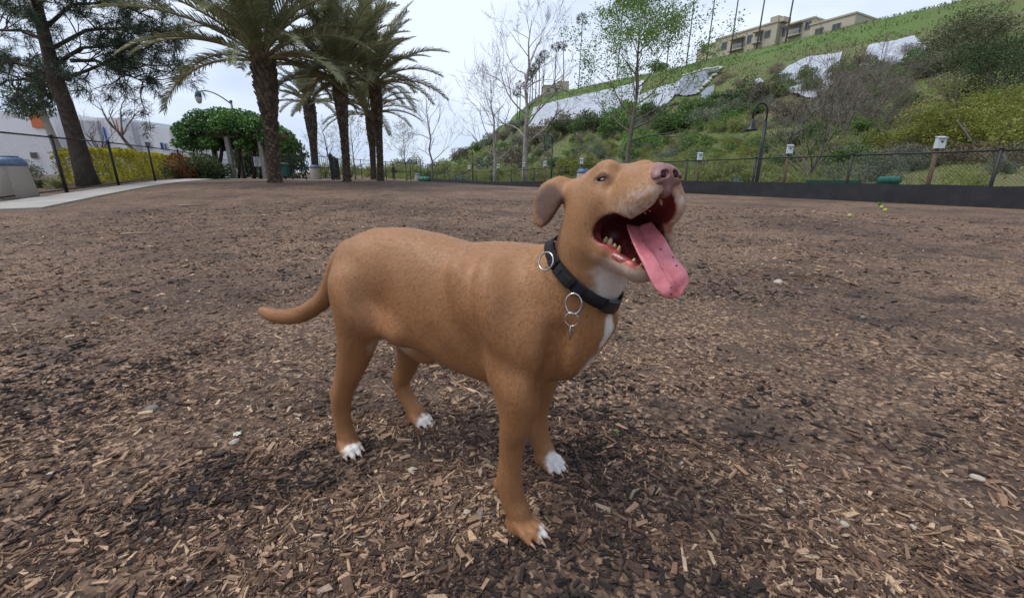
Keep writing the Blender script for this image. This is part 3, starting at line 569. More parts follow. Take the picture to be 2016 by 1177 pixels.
# green-leaved young sycamore and bare sycamores behind the fence
bare_tree(1236, 29.5, 14, 'tall young tree with sparse bright green leaves behind the dog head', 5, .18, 4, .9, M_BARKM, (.1, 0), .30, (3, 4), None, M_LYEL, 17000, .125, .66, twig=M_BARKM, name='leafy_tree', nlimb=18)
bare_tree(1036, 34, 22, 'tallest leafless sycamore with white mottled trunk', 8, .21, 4, .8, M_BARKP, (.2, 0), .30, (3, 4), shrink=.62, nlimb=17)
bare_tree(974, 37, 140, 'smaller leafless sycamore with forked white trunk', 12, .14, 4, .95, M_BARKP, (-.2, 0), .25, (3, 4), shrink=.64, nlimb=15)
bare_tree(851, 52, 165, 'slender leafless tree standing alone between palms and sycamores', 21, .13, 4, .75, M_BARKM, (-.2, 0), .25, (3, 4), shrink=.62)
bare_tree(800, 60, 255, 'low leafless tree in thin spring leaf beside the slender tree', 23, .10, 4, .9, M_BARKM, (0, 0), .2, (3, 4), leaf=M_LYG, nleaf=900, lsize=.14)
bare_tree(700, 58, 235, 'thin sprouting tree between the palm trunks', 29, .10, 4, .7, M_BARKM, (0, 0), .2, (3, 3), leaf=M_LYG, nleaf=900, lsize=.14)
bare_tree(655, 50, 245, 'tangled bare tree seen between palm trunk and gate', 31, .13, 4, .95, M_BARKM, (-.6, 0), .15, (3, 4))
bare_tree(290, 34, 105, 'leafless tree with thin branches in front of the white building', 35, .15, 4, .85, M_BARKM, (-1.2, 0), .38, (3, 3), shrink=.66, leader=False, nlimb=6)
bare_tree(262, 30, 190, 'lower leafless tree leaning in front of the white building', 36, .11, 4, .9, M_BARKM, (-2.2, 0), .4, (3, 3), leader=False, nlimb=5)
# ------------------------------------------------------------------ shrubs on and below the hill
BUSH = {}
def bush_mesh(var, mt, N, leaf, flat=0., wisp=False):
    k = (var, mt.name, N, leaf, wisp)
    if k not in BUSH:
        rng = np.random.default_rng(100 + var); lobes = clumpy(rng, 13, 1, 1, 1, .40); C, d = cloud_points(lobes, N, rng); C[:, 2] = np.maximum(C[:, 2], -.15 + rng.random(N) * .2)
        V, F = leaf_quads(C, leaf, rng, d * (0 if wisp else 1) + np.array([0, 0, .9 if wisp else .2]), .22 if wisp else .55); cl = vnoise(C * 2.4 + var, 1., 2)
        BUSH[k] = np_mesh('foliage', V, F, mt, False, {'rnd': ('FACE', np.clip((cl - .5) * 1.5 + .5 + rng.normal(0, .17, N), 0, 1))})
        st = []
        for q in range(6): a = rng.uniform(0, 6.28); st.append((np.array([(0, 0, -.25), (math.cos(a) * .15, math.sin(a) * .15, .25), (math.cos(a) * .45, math.sin(a) * .45, .75)]), np.array([.035, .028, .012])))
        BUSH[('st', var)] = BUSH.get(('st', var)) or tube_set(st).build('stems', M_TWIG).data
        for o in [o for o in COL.objects if o.name.startswith('stems') and o.parent is None]: bpy.data.objects.remove(o)
    return BUSH[k], BUSH[('st', var)]
_bn = [0]
def bush(px, py, rx_px, rz_px, mt, label, group=None, P=None, N=1500, leaf=.12, name='shrub', wisp=False, ry=None, Y=None):
    """py is where its foot meets the ground; size in photograph pixels at that distance"""
    if P is None:
        if Y is not None: x = xat(px, Y); P = np.array([x, Y, float(all_z(x, Y))])
        else: P = hit(px, py)
    d = P[1] * _c - (P[2] - CAM_H) * _s; rx = rx_px * d / FPX; rz = rz_px * d / FPX; v = _bn[0] % 5; _bn[0] += 1
    r = thing(name, P, label, 'bush' if name == 'shrub' else 'tree', group); r.rotation_euler = (0, 0, _bn[0] * 1.7 % 6.28); s_ = (rx / 1.0, rx, rz / 1.15)
    f_, st = bush_mesh(v, mt, N, leaf, wisp=wisp); o = add_obj('foliage', f_, r); o.scale = s_; o['kind'] = 'stuff'; o = add_obj('stems', st, r); o.scale = s_; return r
G1 = 'grey green brush just behind the fence'; G2 = 'shrubs spread over the hillside'; G3 = 'pale yellow green weeds below the hill'
for px, py, a, b, Y in ((1395, 0, 34, 26, 16.5), (1445, 0, 30, 30, 16.2), (1530, 0, 30, 22, 14.6), (1590, 0, 40, 34, 14.2), (1660, 0, 30, 30, 13.4), (1710, 0, 34, 30, 12.8), (1345, 0, 26, 20, 19), (1095, 0, 30, 26, 30), (905, 0, 22, 22, 44), (1010, 0, 20, 16, 35)):
    q_ = fr_at(px, 1.6); bush(px, py, a, b, M_LSAGE, 'low blue grey sage bush growing just behind the fence', G1, N=1800, leaf=.13, Y=q_[1])
for px, a, b, Y in ((1330, 45, 50, 24), (1410, 50, 62, 22), (1460, 46, 66, 21), (1535, 48, 52, 18), (1300, 40, 50, 27), (1215, 40, 52, 33), (1180, 34, 40, 36), (1000, 40, 42, 42), (960, 36, 44, 46), (1060, 36, 44, 40), (1120, 30, 36, 42), (915, 36, 40, 56), (870, 32, 34, 66), (820, 34, 32, 74), (780, 30, 30, 80), (735, 30, 34, 84), (690, 30, 36, 80), (640, 30, 34, 70), (1500, 40, 60, 22)):
    bush(px, 0, a, b, M_LYG, 'pale yellow green weedy bush at the foot of the hill', G3, N=1600, leaf=.16, Y=Y, wisp=True)
for px, a, b, Y, l in ((1115, 38, 50, 37, 'lower round olive green bush of the pair beyond the litter bin'), (1168, 36, 58, 39, 'taller round olive green bush of the pair beyond the litter bin')): bush(px, 0, a, b, M_LOL, l, N=2600, leaf=.12, Y=Y)
# big olive-yellow shrub mass on the right
for k, (px, py, a, b, l) in enumerate(((1935, 310, 110, 105, 'largest olive yellow shrub close behind the fence'), (1840, 300, 95, 88, 'broad olive yellow shrub behind the nest box on the brown post'), (1760, 300, 70, 60, 'olive yellow shrub with dry brown tips beside the nest box'), (1960, 250, 110, 70, 'olive yellow shrub rising up the slope above the largest one'), (1880, 240, 90, 52, 'spreading olive yellow shrub on the slope above the nest box'))):
    bush(px, py, a, b, M_LOL, l, N=9000, leaf=.050)
for px, py, a, b in ((1800, 318, 60, 46), (1890, 322, 60, 44), (1730, 322, 50, 46), (1960, 330, 60, 48), (1660, 318, 50, 46)): bush(px, py, a, b, M_LBRN, 'dry brown understorey shrub below the olive yellow mass', 'dry brown understorey', N=3000, leaf=.06)
# mid-hill shrubs: (px, foot py, half width, half height, material, label)
for px, py, a, b, mt, l in (
    (1330, 258, 58, 44, M_LMID, 'big rounded green bush below the grey tarpaulin'), (1280, 248, 40, 46, M_LDK, 'dark bush beside the leafy tree trunk'), (1262, 300, 42, 50, M_LBR, 'bright green leafy bush low behind the dog head'), (1385, 250, 36, 38, M_LGR, 'grey green bush beside the rounded green bush'), (1440, 243, 26, 26, M_LBR, 'small bright green bush in the middle of the slope'),
    (1455, 212, 46, 48, M_LDK, 'dark broad bush below the grass slope'), (1500, 200, 40, 34, M_LBRN, 'brownish thicket beside the dark broad bush'), (1560, 240, 56, 52, M_LBRN, 'brown twiggy thicket under the bare trees'), (1620, 250, 50, 50, M_LGR, 'grey twiggy thicket under the untorn white sheet'), (1560, 285, 50, 46, M_LGR, 'grey green thicket beneath the bare tree'), (1640, 285, 50, 40, M_LMID, 'green thicket beside the bare tree trunk'),
    (1700, 262, 50, 34, M_LBR, 'light green patch of bush above the dry scrub'), (1790, 208, 34, 36, M_LMID, 'green bush below the torn white sheet'), (1745, 190, 40, 34, M_LGR, 'grey green bush half covering the torn white sheet'), (1690, 170, 40, 34, M_LBRN, 'brown twigs between the two white sheets'), (1870, 195, 52, 40, M_LYG, 'pale sprouting bush with thin branches high on the slope'), (1940, 215, 46, 30, M_LBR, 'bright green low bush above the olive yellow shrubs'),
    (1110, 262, 44, 42, M_LBRN, 'brown leafless brush below the long white sheet'), (1165, 262, 40, 44, M_LDK, 'dark green bush below the long white sheet'), (1215, 270, 44, 52, M_LMID, 'green bush just beside the leafy tree trunk'), (1060, 285, 40, 40, M_LBRN, 'brown brush behind the tallest bare sycamore'), (1205, 250, 36, 36, M_LBR, 'bright leafy bush beside the leafy tree trunk'),
    (1600, 212, 46, 24, M_LGR, 'grey brush covering the lower edge of the white sheet behind the bare trees'), (1655, 190, 30, 44, M_LBRN, 'brown twiggy brush over the edge of the untorn white sheet'), (1720, 196, 44, 30, M_LMID, 'green brush over the lower edge of the torn white sheet'), (1700, 130, 26, 26, M_LBRN, 'brown brush at the upper corner of the torn white sheet'), (1775, 150, 26, 26, M_LGR, 'grey bush growing through the torn white sheet'), (1120, 256, 40, 24, M_LDK, 'dark low brush under the long white sheet'),
    (1530, 160, 30, 14, M_LDK, 'small dark bush at the lower end of the untorn white sheet'), (1410, 88 + 60, 26, 10, M_LMID, 'small bush above the grey tarpaulin'), (1290, 140, 40, 16, M_LMID, 'low bushes on the skyline behind the leafy tree')):
    bush(px, py, a, b, mt, l, N=2200, leaf=.10)
for k_, (px, py, a, b, mt) in enumerate(((1012, 262, 26, 22, M_LGR), (992, 276, 30, 24, M_LBRN), (970, 290, 30, 26, M_LGR), (950, 300, 30, 26, M_LMID), (928, 308, 30, 24, M_LGR), (905, 318, 28, 24, M_LBRN), (1000, 300, 34, 26, M_LMID), (975, 312, 32, 26, M_LYG), (1025, 285, 30, 30, M_LGR), (1050, 268, 28, 22, M_LBRN), (940, 322, 30, 26, M_LYG), (1020, 310, 30, 26, M_LBR), (1030, 248, 20, 16, M_LGR), (1018, 252, 20, 16, M_LMID))):
    bush(px, py, a, b, mt, 'bush on the falling end of the hill behind the sycamores', 'bushes on the end of the hill', N=2000, leaf=.11)
# tall dark trees top right
for px, py, a, b, l in ((1870, 150, 95, 80, 'large dark olive tree at the top of the slope'), (1950, 185, 80, 90, 'dark olive tree just below the highest one on the slope'), (1800, 150, 52, 48, 'dark olive tree half over the torn white sheet'), (1920, 100, 100, 70, 'dark olive tree standing highest on the slope'), (1985, 130, 80, 80, 'dark olive tree beside the highest one on the slope')):
    bush(px, py, a, b, M_LDK if 'highest one' in l else leafmat('dark_olive_leaf', (.055, .065, .03), (.15, .165, .08), .25), l, N=11000, leaf=.040, name='olive_tree')
# far trees closing the view beside the hill
for px, py, a, b, Y, mt, l in ((960, 0, 46, 58, 70, M_LGR, 'grey green tree far behind the forked white sycamore'), (915, 0, 40, 40, 85, M_LMID, 'far green tree beside the forked sycamore'), (870, 0, 36, 40, 100, M_LGR, 'far grey green tree beyond the slender bare tree'), (1010, 0, 40, 64, 62, M_LBRN, 'far brown tree behind the tallest sycamore'), (560, 0, 60, 100, 46, M_LDK, 'dark conifer behind the pergola and big palm'), (505, 0, 50, 100, 52, M_LDK, 'dark tree top showing over the pergola'), (800, 0, 40, 34, 110, M_LGR, 'hazy far tree behind the walking person')):
    bush(px, 0, a, b, mt, l, N=2600, leaf=.11, Y=Y, name='far_tree')
# bare trees on the right slope
for px, Y, tp, sd, l in ((1588, 19, 75, 51, 'bare twiggy tree beside the nest box, in front of the white sheet'), (1640, 30, 60, 52, 'bare grey tree rising before the untorn white sheet'), (1690, 33, 90, 53, 'bare spreading tree between the white sheets'), (1730, 27, 170, 54, 'low bare tree with pale stems on the slope')):
    bare_tree(px, Y, tp, l, sd, .085, 4, .95, M_TWIG, (0, 0), .16, (4, 5), shrink=.68, leader=False, nlimb=8)
bare_tree(1875, 26, 110, 'thin pale branched tree in yellow bud above the olive yellow shrubs', 55, .06, 4, .9, M_BARKM, (0, 0), .15, (3, 4), leaf=M_LYG, nleaf=900, lsize=.09, shrink=.68, leader=False)
# scrub and grass cover of the hill: nobody could count it
def scrub():
    rng = np.random.default_rng(77); N = 52000; d = np.array([-HN[1], HN[0]]); n = 18 + 97 * rng.random(N) ** 1.1; t = rng.uniform(-35, 200, N)
    xy = n[:, None] * HN + t[:, None] * d; keepm = vnoise(xy, .22, 3) > .40 - .12 * (n < 50); xy = xy[keepm]; n = n[keepm]; N = len(xy); z = all_z(xy[:, 0], xy[:, 1])
    sz = np.interp(n, [18, 40, 115], [.2, .42, .6]); C = np.c_[xy, z + sz * .25 + rng.random(N) * sz * .35]; V, F = leaf_quads(C, sz, rng, np.array([0, 0, 1.2]) + np.zeros((N, 3)), .26)
    cl = vnoise(xy, .12, 3); k = np.clip((cl - .5) * 2 + .5 + rng.normal(0, .18, N), 0, 1); lu = np.clip((n - 84) / 14, 0, 1) * np.clip((xy @ d - 20) / 25, .15, 1); k = k * (1 - lu) + (.58 + rng.normal(0, .08, N)) * lu; m, t_, b, o = _new('hill_scrub'); a = t_.nodes.new('ShaderNodeAttribute'); a.attribute_name = 'rnd'
    r = ramp(t_, [(0, (.16, .125, .08)), (.35, (.15, .155, .065)), (.65, (.11, .165, .045)), (1, (.21, .25, .085))]); t_.links.new(a.outputs['Fac'], r.inputs[0]); t_.links.new(r.outputs[0], b.inputs['Base Color']); b.inputs['Roughness'].default_value = .8
    o = add_obj('hillside_scrub', np_mesh('hillside_scrub', V, F, m, False, {'rnd': ('FACE', k)})); tag(o, 'low grass and scrub covering the hillside', 'scrub', None, 'stuff')
scrub()
# thickets along the foot of the hill: one mass per kind, bush clumps instanced on points
def scatter_nodes(src):
    ng = bpy.data.node_groups.new('scatter', 'GeometryNodeTree'); ng.interface.new_socket('Geometry', in_out='INPUT', socket_type='NodeSocketGeometry'); ng.interface.new_socket('Geometry', in_out='OUTPUT', socket_type='NodeSocketGeometry')
    N = ng.nodes.new; gi, go = N('NodeGroupInput'), N('NodeGroupOutput'); ip = N('GeometryNodeInstanceOnPoints'); oi = N('GeometryNodeObjectInfo'); oi.inputs['Object'].default_value = src
    ar, asc = N('GeometryNodeInputNamedAttribute'), N('GeometryNodeInputNamedAttribute'); ar.data_type = asc.data_type = 'FLOAT_VECTOR'; ar.inputs['Name'].default_value = 'rot'; asc.inputs['Name'].default_value = 'scl'; er = N('FunctionNodeEulerToRotation')
    l = ng.links.new; l(gi.outputs[0], ip.inputs['Points']); l(oi.outputs['Geometry'], ip.inputs['Instance']); l(ar.outputs[0], er.inputs[0]); l(er.outputs[0], ip.inputs['Rotation']); l(asc.outputs[0], ip.inputs['Scale']); l(ip.outputs[0], go.inputs[0]); return ng
def thicket(name, mt, label, n_pts, seed, nr, tr, size, var, wisp=True, tall=1., leaf=.15, dens=None, N=1500):
    rng = np.random.default_rng(seed); d = np.array([-HN[1], HN[0]]); n = nr[0] + (nr[1] - nr[0]) * rng.random(n_pts * 3) ** 1.25; t = tr[0] + (tr[1] - tr[0]) * rng.random(n_pts * 3) ** 1.3; xy = n[:, None] * HN + t[:, None] * d; ok = vnoise(xy + seed * 7.7, .10, 2) > .47; xy = xy[ok][:n_pts]; n = n[ok][:n_pts]; M = len(xy)
    sz = size[0] + (size[1] - size[0]) * rng.random(M) ** 1.4; sz = sz * np.interp(n, [18, 22, 60], [.55, .85, 1.25]); P = np.c_[xy, all_z(xy[:, 0], xy[:, 1]) - .05]; me = bpy.data.meshes.new(name); me.vertices.add(M); me.vertices.foreach_set('co', P.astype(np.float32).ravel())
    for an, A in (('rot', np.c_[np.zeros((M, 2)), rng.uniform(0, 6.28, M)]), ('scl', np.c_[sz, sz, sz * tall * rng.uniform(.75, 1.25, M)])): at_ = me.attributes.new(an, 'FLOAT_VECTOR', 'POINT'); at_.data.foreach_set('vector', A.astype(np.float32).ravel())
    src = bpy.data.objects.new('bush_clump', bush_mesh(var, mt, N, leaf, wisp=wisp)[0]); o = add_obj(name, me); md = o.modifiers.new('scatter', 'NODES'); md.node_group = scatter_nodes(src); me.materials.append(mt); return tag(o, label, 'brush', None, 'stuff')
thicket('yellow_green_brush', M_LYG, 'pale yellow green weedy brush along the foot of the hill', 760, 1, (18.2, 46), (-40, 160), (.6, 1.45), 1, True, .95, .13, N=2200)
thicket('grey_green_brush', M_LGR, 'grey green twiggy brush over the lower slope', 640, 2, (19, 64), (-40, 170), (.7, 1.7), 2, True, .9, .12, N=2200)
thicket('brown_brush', M_LBRN, 'dry brown brush between the green patches of the slope', 380, 3, (20, 78), (-40, 150), (.7, 1.6), 3, True, .85, .11, N=2000)
thicket('green_brush', M_LMID, 'fresh green leafy brush in patches on the slope', 420, 4, (20, 66), (-40, 150), (.7, 1.8), 4, False, .8, .13, N=1800)
thicket('weedy_thicket', M_LYG, 'dense tall yellow green weeds behind the fence fabric', 430, 6, (18.6, 31), (-14, 90), (.9, 1.7), 3, True, .95, .10, N=2600)
thicket('olive_thicket', M_LOL, 'olive yellow brush mixed into the weeds below the hill', 120, 7, (19, 40), (-20, 110), (.8, 1.5), 2, True, .9, .10, N=2400)
thicket('fence_foot_weeds', M_LYG, 'low pale weeds close behind the fence fabric', 220, 9, (15.9, 20), (-16, 45), (.5, .95), 1, True, .9, .12, N=1800)
thicket('scrub_thicket', M_LOL, 'olive brush below the largest olive yellow shrub', 70, 12, (17, 24), (-18, 8), (.6, 1.0), 4, True, .9, .11, N=2000)
thicket('sage_brush', M_LSAGE, 'blue grey sage growing close behind the fence fabric', 130, 5, (16.2, 19.5), (-12, 60), (.5, .95), 0, True, .9, .15, N=1600)
# ------------------------------------------------------------------ white and grey erosion sheets pegged to the slope
M_SHEET = mat('white_plastic_sheet', (.46, .485, .53), (.30, .32, .37), .8, .5, .6, 2.2, .25, spec=.4, detail=8); M_TARP = mat('grey_tarpaulin', (.20, .215, .25), (.14, .15, .18), .3, .4, .5, 1.2, .15, spec=.5); M_BAG = mat('sandbag_cloth', (.62, .60, .56), (.5, .48, .45), 4, .9)
def sheet(top, bot, mt, label, n=40, m=14, bags=0):
    n, m = n * 3, m * 2
    def res(pl, k): pl = np.array(pl, float); s_ = np.r_[0, np.cumsum(np.linalg.norm(np.diff(pl, axis=0), axis=1))]; u = np.linspace(0, s_[-1], k); return np.stack([np.interp(u, s_, pl[:, i]) for i in (0, 1)], 1)
    T_, B_ = res(top, n), res(bot, n); w_ = np.linspace(0, 1, m)[None, :, None]; P = hit_many(T_[:, None] * (1 - w_) + B_[:, None] * w_)
    t_ = P[..., 1] * HN[0] - P[..., 0] * HN[1]; n_ = hill_n(P[..., 0], P[..., 1]); P[..., 2] = all_z(P[..., 0], P[..., 1]) + .45 + (vnoise(P, .5, 2) - .5) * .6 + (np.abs(vnoise(np.stack([t_ * .8 + n_ * .15, n_ * .08], -1), 1., 3) - .5)) * -.6 + (vnoise(np.stack([t_, n_], -1), 2.2, 2) - .5) * .22; org = P[n // 2, m - 1].copy(); G = (P - org).reshape(-1, 3); low = G - np.array([0, 0, .03]); i = np.arange(n - 1)[:, None] * m; j = np.arange(m - 1)[None]
    F = np.stack([i + j, i + j + 1, i + m + j + 1, i + m + j], -1).reshape(-1, 4); r = thing('erosion_sheet', org, label, 'plastic sheet'); MB().add(np.vstack([G, low]), np.vstack([F, F[:, ::-1] + n * m])).build('sheet', mt, r, True)
    for k in range(bags):
        q = P[int(k * (n - 1) / max(1, bags - 1)), 0] - org; MB().ball(q + np.array([0, 0, .15]), (.55, .38, .25), 8, 6, rotz(k)).build('sandbag', M_BAG, r, True)
    for k in range(bags):
        q = P[n - 1, int(k * (m - 1) / max(1, bags - 1))] - org; MB().ball(q + np.array([0, 0, .15]), (.5, .36, .25), 8, 6, rotz(k)).build('sandbag', M_BAG, r, True)
    return r
sheet([(1050, 214), (1075, 206), (1100, 200), (1197, 179), (1268, 161)], [(1040, 252), (1070, 252), (1110, 256), (1180, 240), (1258, 192)], M_SHEET, 'longest white plastic sheet, running to the end of the hill', 60, 16)
sheet([(1246, 196), (1290, 180), (1330, 166), (1347, 154)], [(1240, 226), (1290, 216), (1318, 204), (1330, 188)], M_SHEET, 'short white plastic sheet joining the grey tarpaulin', 30, 12)
sheet([(1347, 153), (1385, 144), (1421, 137)], [(1324, 190), (1350, 192), (1374, 188)], M_TARP, 'grey tarpaulin edged with sandbags below the grass crest', 30, 14, 11)
sheet([(1380, 186), (1392, 178), (1406, 174)], [(1378, 206), (1392, 208), (1402, 204)], M_TARP, 'small grey tarpaulin below the sandbagged one', 14, 8)
sheet([(1532, 151), (1555, 132), (1597, 117), (1635, 114), (1657, 108)], [(1540, 176), (1566, 194), (1597, 200), (1628, 190), (1645, 160)], M_SHEET, 'white plastic sheet on the slope behind the bare twiggy trees', 40, 16)
sheet([(1710, 95), (1740, 90), (1771, 84), (1797, 80), (1822, 98)], [(1668, 184), (1700, 180), (1730, 180), (1772, 170), (1812, 124)], M_SHEET, 'torn white plastic sheet half hidden by dark olive trees', 40, 18)
sheet([(1486, 163), (1494, 160), (1502, 162)], [(1486, 168), (1494, 170), (1502, 168)], M_SHEET, 'scrap of white sheet beside the dark broad bush', 8, 5)
# ------------------------------------------------------------------ yellow hedge, ivy pergola, planter shrubs
def hedge():
    rng = np.random.default_rng(41); off = np.array([-1.75, -.5]); A, B = on_line(150, FL0 + off, FL1 + off), on_line(388, FL0 + off, FL1 + off); N = 42000; L = np.linalg.norm(B - A); u = nrm(B - A); nx = np.array([-u[1], u[0]])
    s_ = rng.random(N) * L; H = 1.32; a = rng.uniform(-1, 1, N); top = rng.random(N) < .4; v = np.where(top, 1 - rng.random(N) ** 2 * .15, rng.random(N)); w = np.where(top, a, np.sign(a) * (1 - rng.random(N) ** 2 * .3)) * (.55 + .08 * (vnoise(np.c_[s_, v * H], 2.2, 2) - .5) * 4)
    xy = A + u * s_[:, None] + nx * w[:, None]; z = gz(xy[:, 0], xy[:, 1]) + v * (H + (vnoise(np.c_[s_, s_ * 0], 1.3, 3) - .5) * .6); org = np.array([*A, float(gz(*A))]); C = np.c_[xy, z]; V, F = leaf_quads(C - org, .085, rng, None, .6)
    cl = vnoise(C, 2.6, 2); r = thing('yellow_hedge', org, 'clipped yellow green hedge behind the street side fence', 'hedge'); o = add_obj('foliage', np_mesh('foliage', V, F, M_LHED, False, {'rnd': ('FACE', np.clip((cl - .5) * 1.8 + .5 + rng.normal(0, .2, N) , 0, 1))}), r); o['kind'] = 'stuff'
    for k in range(9):
        q = A + u * (k + .5) * L / 9; MB().tube([(*q - A, float(gz(*q)) - org[2] - .1), (*q - A, float(gz(*q)) - org[2] + .9)], [.04, .02], 6).build('stem', M_TWIG, r, True)
hedge()
def pergola():
    rng = np.random.default_rng(43); Y = 27.; c0 = at(466, 350, Y); z = float(gz(c0[0], Y)); r = thing('ivy_pergola', (c0[0], Y, z), 'pergola on grey columns under a thick mound of dark green ivy', 'pergola'); M_COL = mat('grey_column', (.34, .31, .27), (.24, .215, .19), 6, .85, .3, 40, .01)
    def L(px, py, dy=0): return at(px, py, Y + dy) - np.array([c0[0], Y, z])
    for px, dy in ((461, 0), (481, 1.9), (524, 0), (553, 1.9), (432, 1.9)): p = L(px, 352, dy); p[2] = float(gz(p[0] + c0[0], Y + dy)) - z; bevel(MB().box(p + np.array([0, 0, 1.15]), (.24, .24, 2.5)).build('column', M_COL, r), .02)
    for dy in (0, 1.9): a, b = L(375, 300, dy), L(572, 300, dy); a[2] = b[2] = 2.45; MB().beam(a, b, .14, .22).build('beam', M_POSTW, r)
    for px in np.linspace(380, 568, 11): a = L(px, 300, -.6); b = L(px, 300, 2.6); a[2] = b[2] = 2.62; MB().beam(a, b, .08, .14).build('rafter', M_POSTW, r)
    lobes = []
    for px, py, rx, rz in ((385, 262, .85, .75), (410, 248, 1.05, .95), (445, 246, 1.15, 1.0), (480, 248, 1.15, .95), (515, 256, 1.05, .9), (545, 272, .9, .75), (562, 285, .55, .5), (400, 275, .8, .55), (375, 285, .4, .4), (430, 282, .7, .45), (500, 285, .7, .4)): p = L(px, py, .9); lobes.append((p, (rx, 1.7, rz)))
    C, d = cloud_points(lobes, 26000, rng, .3); V, F = leaf_quads(C, .145, rng, d, .75, .5); cl = vnoise(C, 1.3, 2); o = add_obj('ivy', np_mesh('ivy', V, F, M_LIVY, False, {'rnd': ('FACE', np.clip((cl - .5) * 1.6 + .45 + rng.normal(0, .2, 26000), 0, 1))}), r); o['kind'] = 'stuff'
    for px, w in ((420, .10), (436, .13), (470, .09), (500, .12), (512, .08)): a = L(px, 352, .6); a[2] = -.1; b = L(px + 3, 280, .8); MB().tube([a, (a + b) / 2 + np.array([rng.normal(0, .1), 0, 0]), b], [w, w * .8, w * .7], 8).build('ivy_stem', M_BARKD, r, True)
pergola()
bush(392, 0, 46, 60, M_LRED, 'shrub with reddish tips beside the pergola', Y=25.5, N=2600, leaf=.10); bush(400, 0, 44, 52, M_LDK, 'dark shrub below the red tipped one', Y=25, N=2400, leaf=.11); bush(350, 0, 30, 34, M_LMID, 'green shrub at the end of the yellow hedge', Y=25, N=1600, leaf=.12)
bush(75, 0, 26, 22, M_LDK, 'low dark shrub behind the near fence post', Y=15.2, N=1600, leaf=.12); bush(118, 0, 26, 20, M_LYG, 'small yellowish plant at the foot of the pine', Y=14.8, N=1400, leaf=.12); bush(420, 0, 40, 40, M_LDK, 'dark shrub under the pergola edge', Y=26.2, N=1600, leaf=.12); bush(540, 0, 26, 24, M_LYG, 'yellow green plant behind the metal fence', Y=29.5, N=1200, leaf=.13)
bush(60, 0, 40, 40, M_LGR, 'grey leafless brush behind the fence near the tapered litter bin', Y=24, N=1600, leaf=.1)
# ------------------------------------------------------------------ pine
def pine():
    rng = np.random.default_rng(61); Y = 16.; base = at(170, 352, Y); z = float(gz(base[0], Y)); org = np.array([base[0], Y, z]); r = thing('pine_tree', org, 'large pine leaning over the street side fence with dark needle clumps', 'tree')
    L = lambda px, py, dy=0.: at(px, py, Y + dy) - org
    tr = np.array([L(172, 352) - [0, 0, .3], L(165, 335), L(148, 270), L(128, 205), L(108, 150), L(95, 100), L(82, 50), L(68, -10), L(50, -80)]); MB().tube(tr, [.36, .29, .245, .225, .205, .18, .16, .13, .07], 14).build('trunk', M_BARKD, r, True)
    limbs = [[(112, 158), (60, 132), (0, 118), (-60, 100)], [(105, 130), (160, 95), (230, 90), (285, 105)], [(95, 100), (170, 60), (250, 55), (345, 72)], [(112, 160), (170, 140), (230, 115), (300, 130)], [(85, 60), (140, 10), (220, 5), (300, 35)], [(90, 80), (40, 60), (-20, 60), (-80, 40)], [(120, 180), (80, 165), (50, 155), (10, 160)], [(140, 120), (190, 120), (235, 140), (290, 165)], [(80, 40), (60, -10), (20, -40), (-30, -60)], [(75, 10), (130, -40), (200, -50), (280, -20)]]
    segs, tips = [], []; lb = MB()
    for k, pl in enumerate(limbs):
        dy = np.linspace(0, rng.uniform(-2.2, 2.2), len(pl)); P = np.array([L(*p, d_) for p, d_ in zip(pl, dy)]); lb.tube(P, [.065, .05, .034, .016], 7)
        for f_ in np.linspace(.2, 1, 16):
            i = min(int(f_ * 3), 2); q = P[i] + (P[i + 1] - P[i]) * (f_ * 3 - i); d = nrm(nrm(P[i + 1] - P[i]) * .6 + rng.normal(0, .6, 3) + np.array([0, 0, -.05])); grow(rng, q, d, rng.uniform(.7, 1.3), .024, 2, 3, segs, tips, .9, .03, (3, 4), .6, .2, .005)
    lb.build('limbs', M_BARKD, r, True); o = tube_set([(P, rr) for _, P, rr in segs]).build('twigs', M_BARKD, r, True); o['kind'] = 'stuff'
    T = np.array([t for t, _ in tips]); D = np.array([d for _, d in tips]); per = 26; C = np.repeat(T, per, 0); d = nrm(nrm(rng.normal(size=C.shape)) + np.repeat(D, per, 0) * .7); s_ = nrm(np.cross(d, rng.normal(size=C.shape))); N = len(C); ln = rng.uniform(.16, .32, N)[:, None]; w = .0085
    C = C + rng.normal(0, .05, C.shape); V = np.stack([C - s_ * w, C + s_ * w, C + d * ln + s_ * w * .3 - [0, 0, .03], C + d * ln - s_ * w * .3 - [0, 0, .03]], 1).reshape(-1, 3); mt = leafmat('pine_needle', (.022, .038, .022), (.085, .125, .062), .15)
    o = add_obj('crown', np_mesh('crown', V, np.arange(N * 4).reshape(-1, 4), mt, False, {'rnd': ('FACE', np.clip(np.repeat(rng.random(len(T)), per) * .6 + rng.random(N) * .4, 0, 1))}), r); o['kind'] = 'stuff'
    print('pine needles', N)
pine()
def leaning_tree():
    rng = np.random.default_rng(67); Y = 22.; base = at(128, 345, Y); org = np.array([base[0], Y, float(gz(base[0], Y))]); r = thing('pale_trunk_tree', org, 'slim tree with pale leaning trunk beside the pine', 'tree'); L = lambda px, py, dy=0.: at(px, py, Y + dy) - org
    MB().tube([L(131, 352), L(112, 290), L(90, 238), L(80, 200), L(85, 150)], [.20, .17, .14, .11, .06], 10).build('trunk', M_BARKP, r, True)
    lobes = [(L(60, 190), (1.0, 1., .55)), (L(85, 170), (.8, .8, .6)), (L(45, 215), (.7, .8, .5)), (L(75, 215), (.6, .6, .4)), (L(100, 140), (.9, .9, .7))]; C, d = cloud_points(lobes, 3000, rng, .4); V, F = leaf_quads(C, .24, rng, d, .2); o = add_obj('crown', np_mesh('crown', V, F, M_LDK, False, {'rnd': ('FACE', rng.random(3000))}), r); o['kind'] = 'stuff'
leaning_tree()
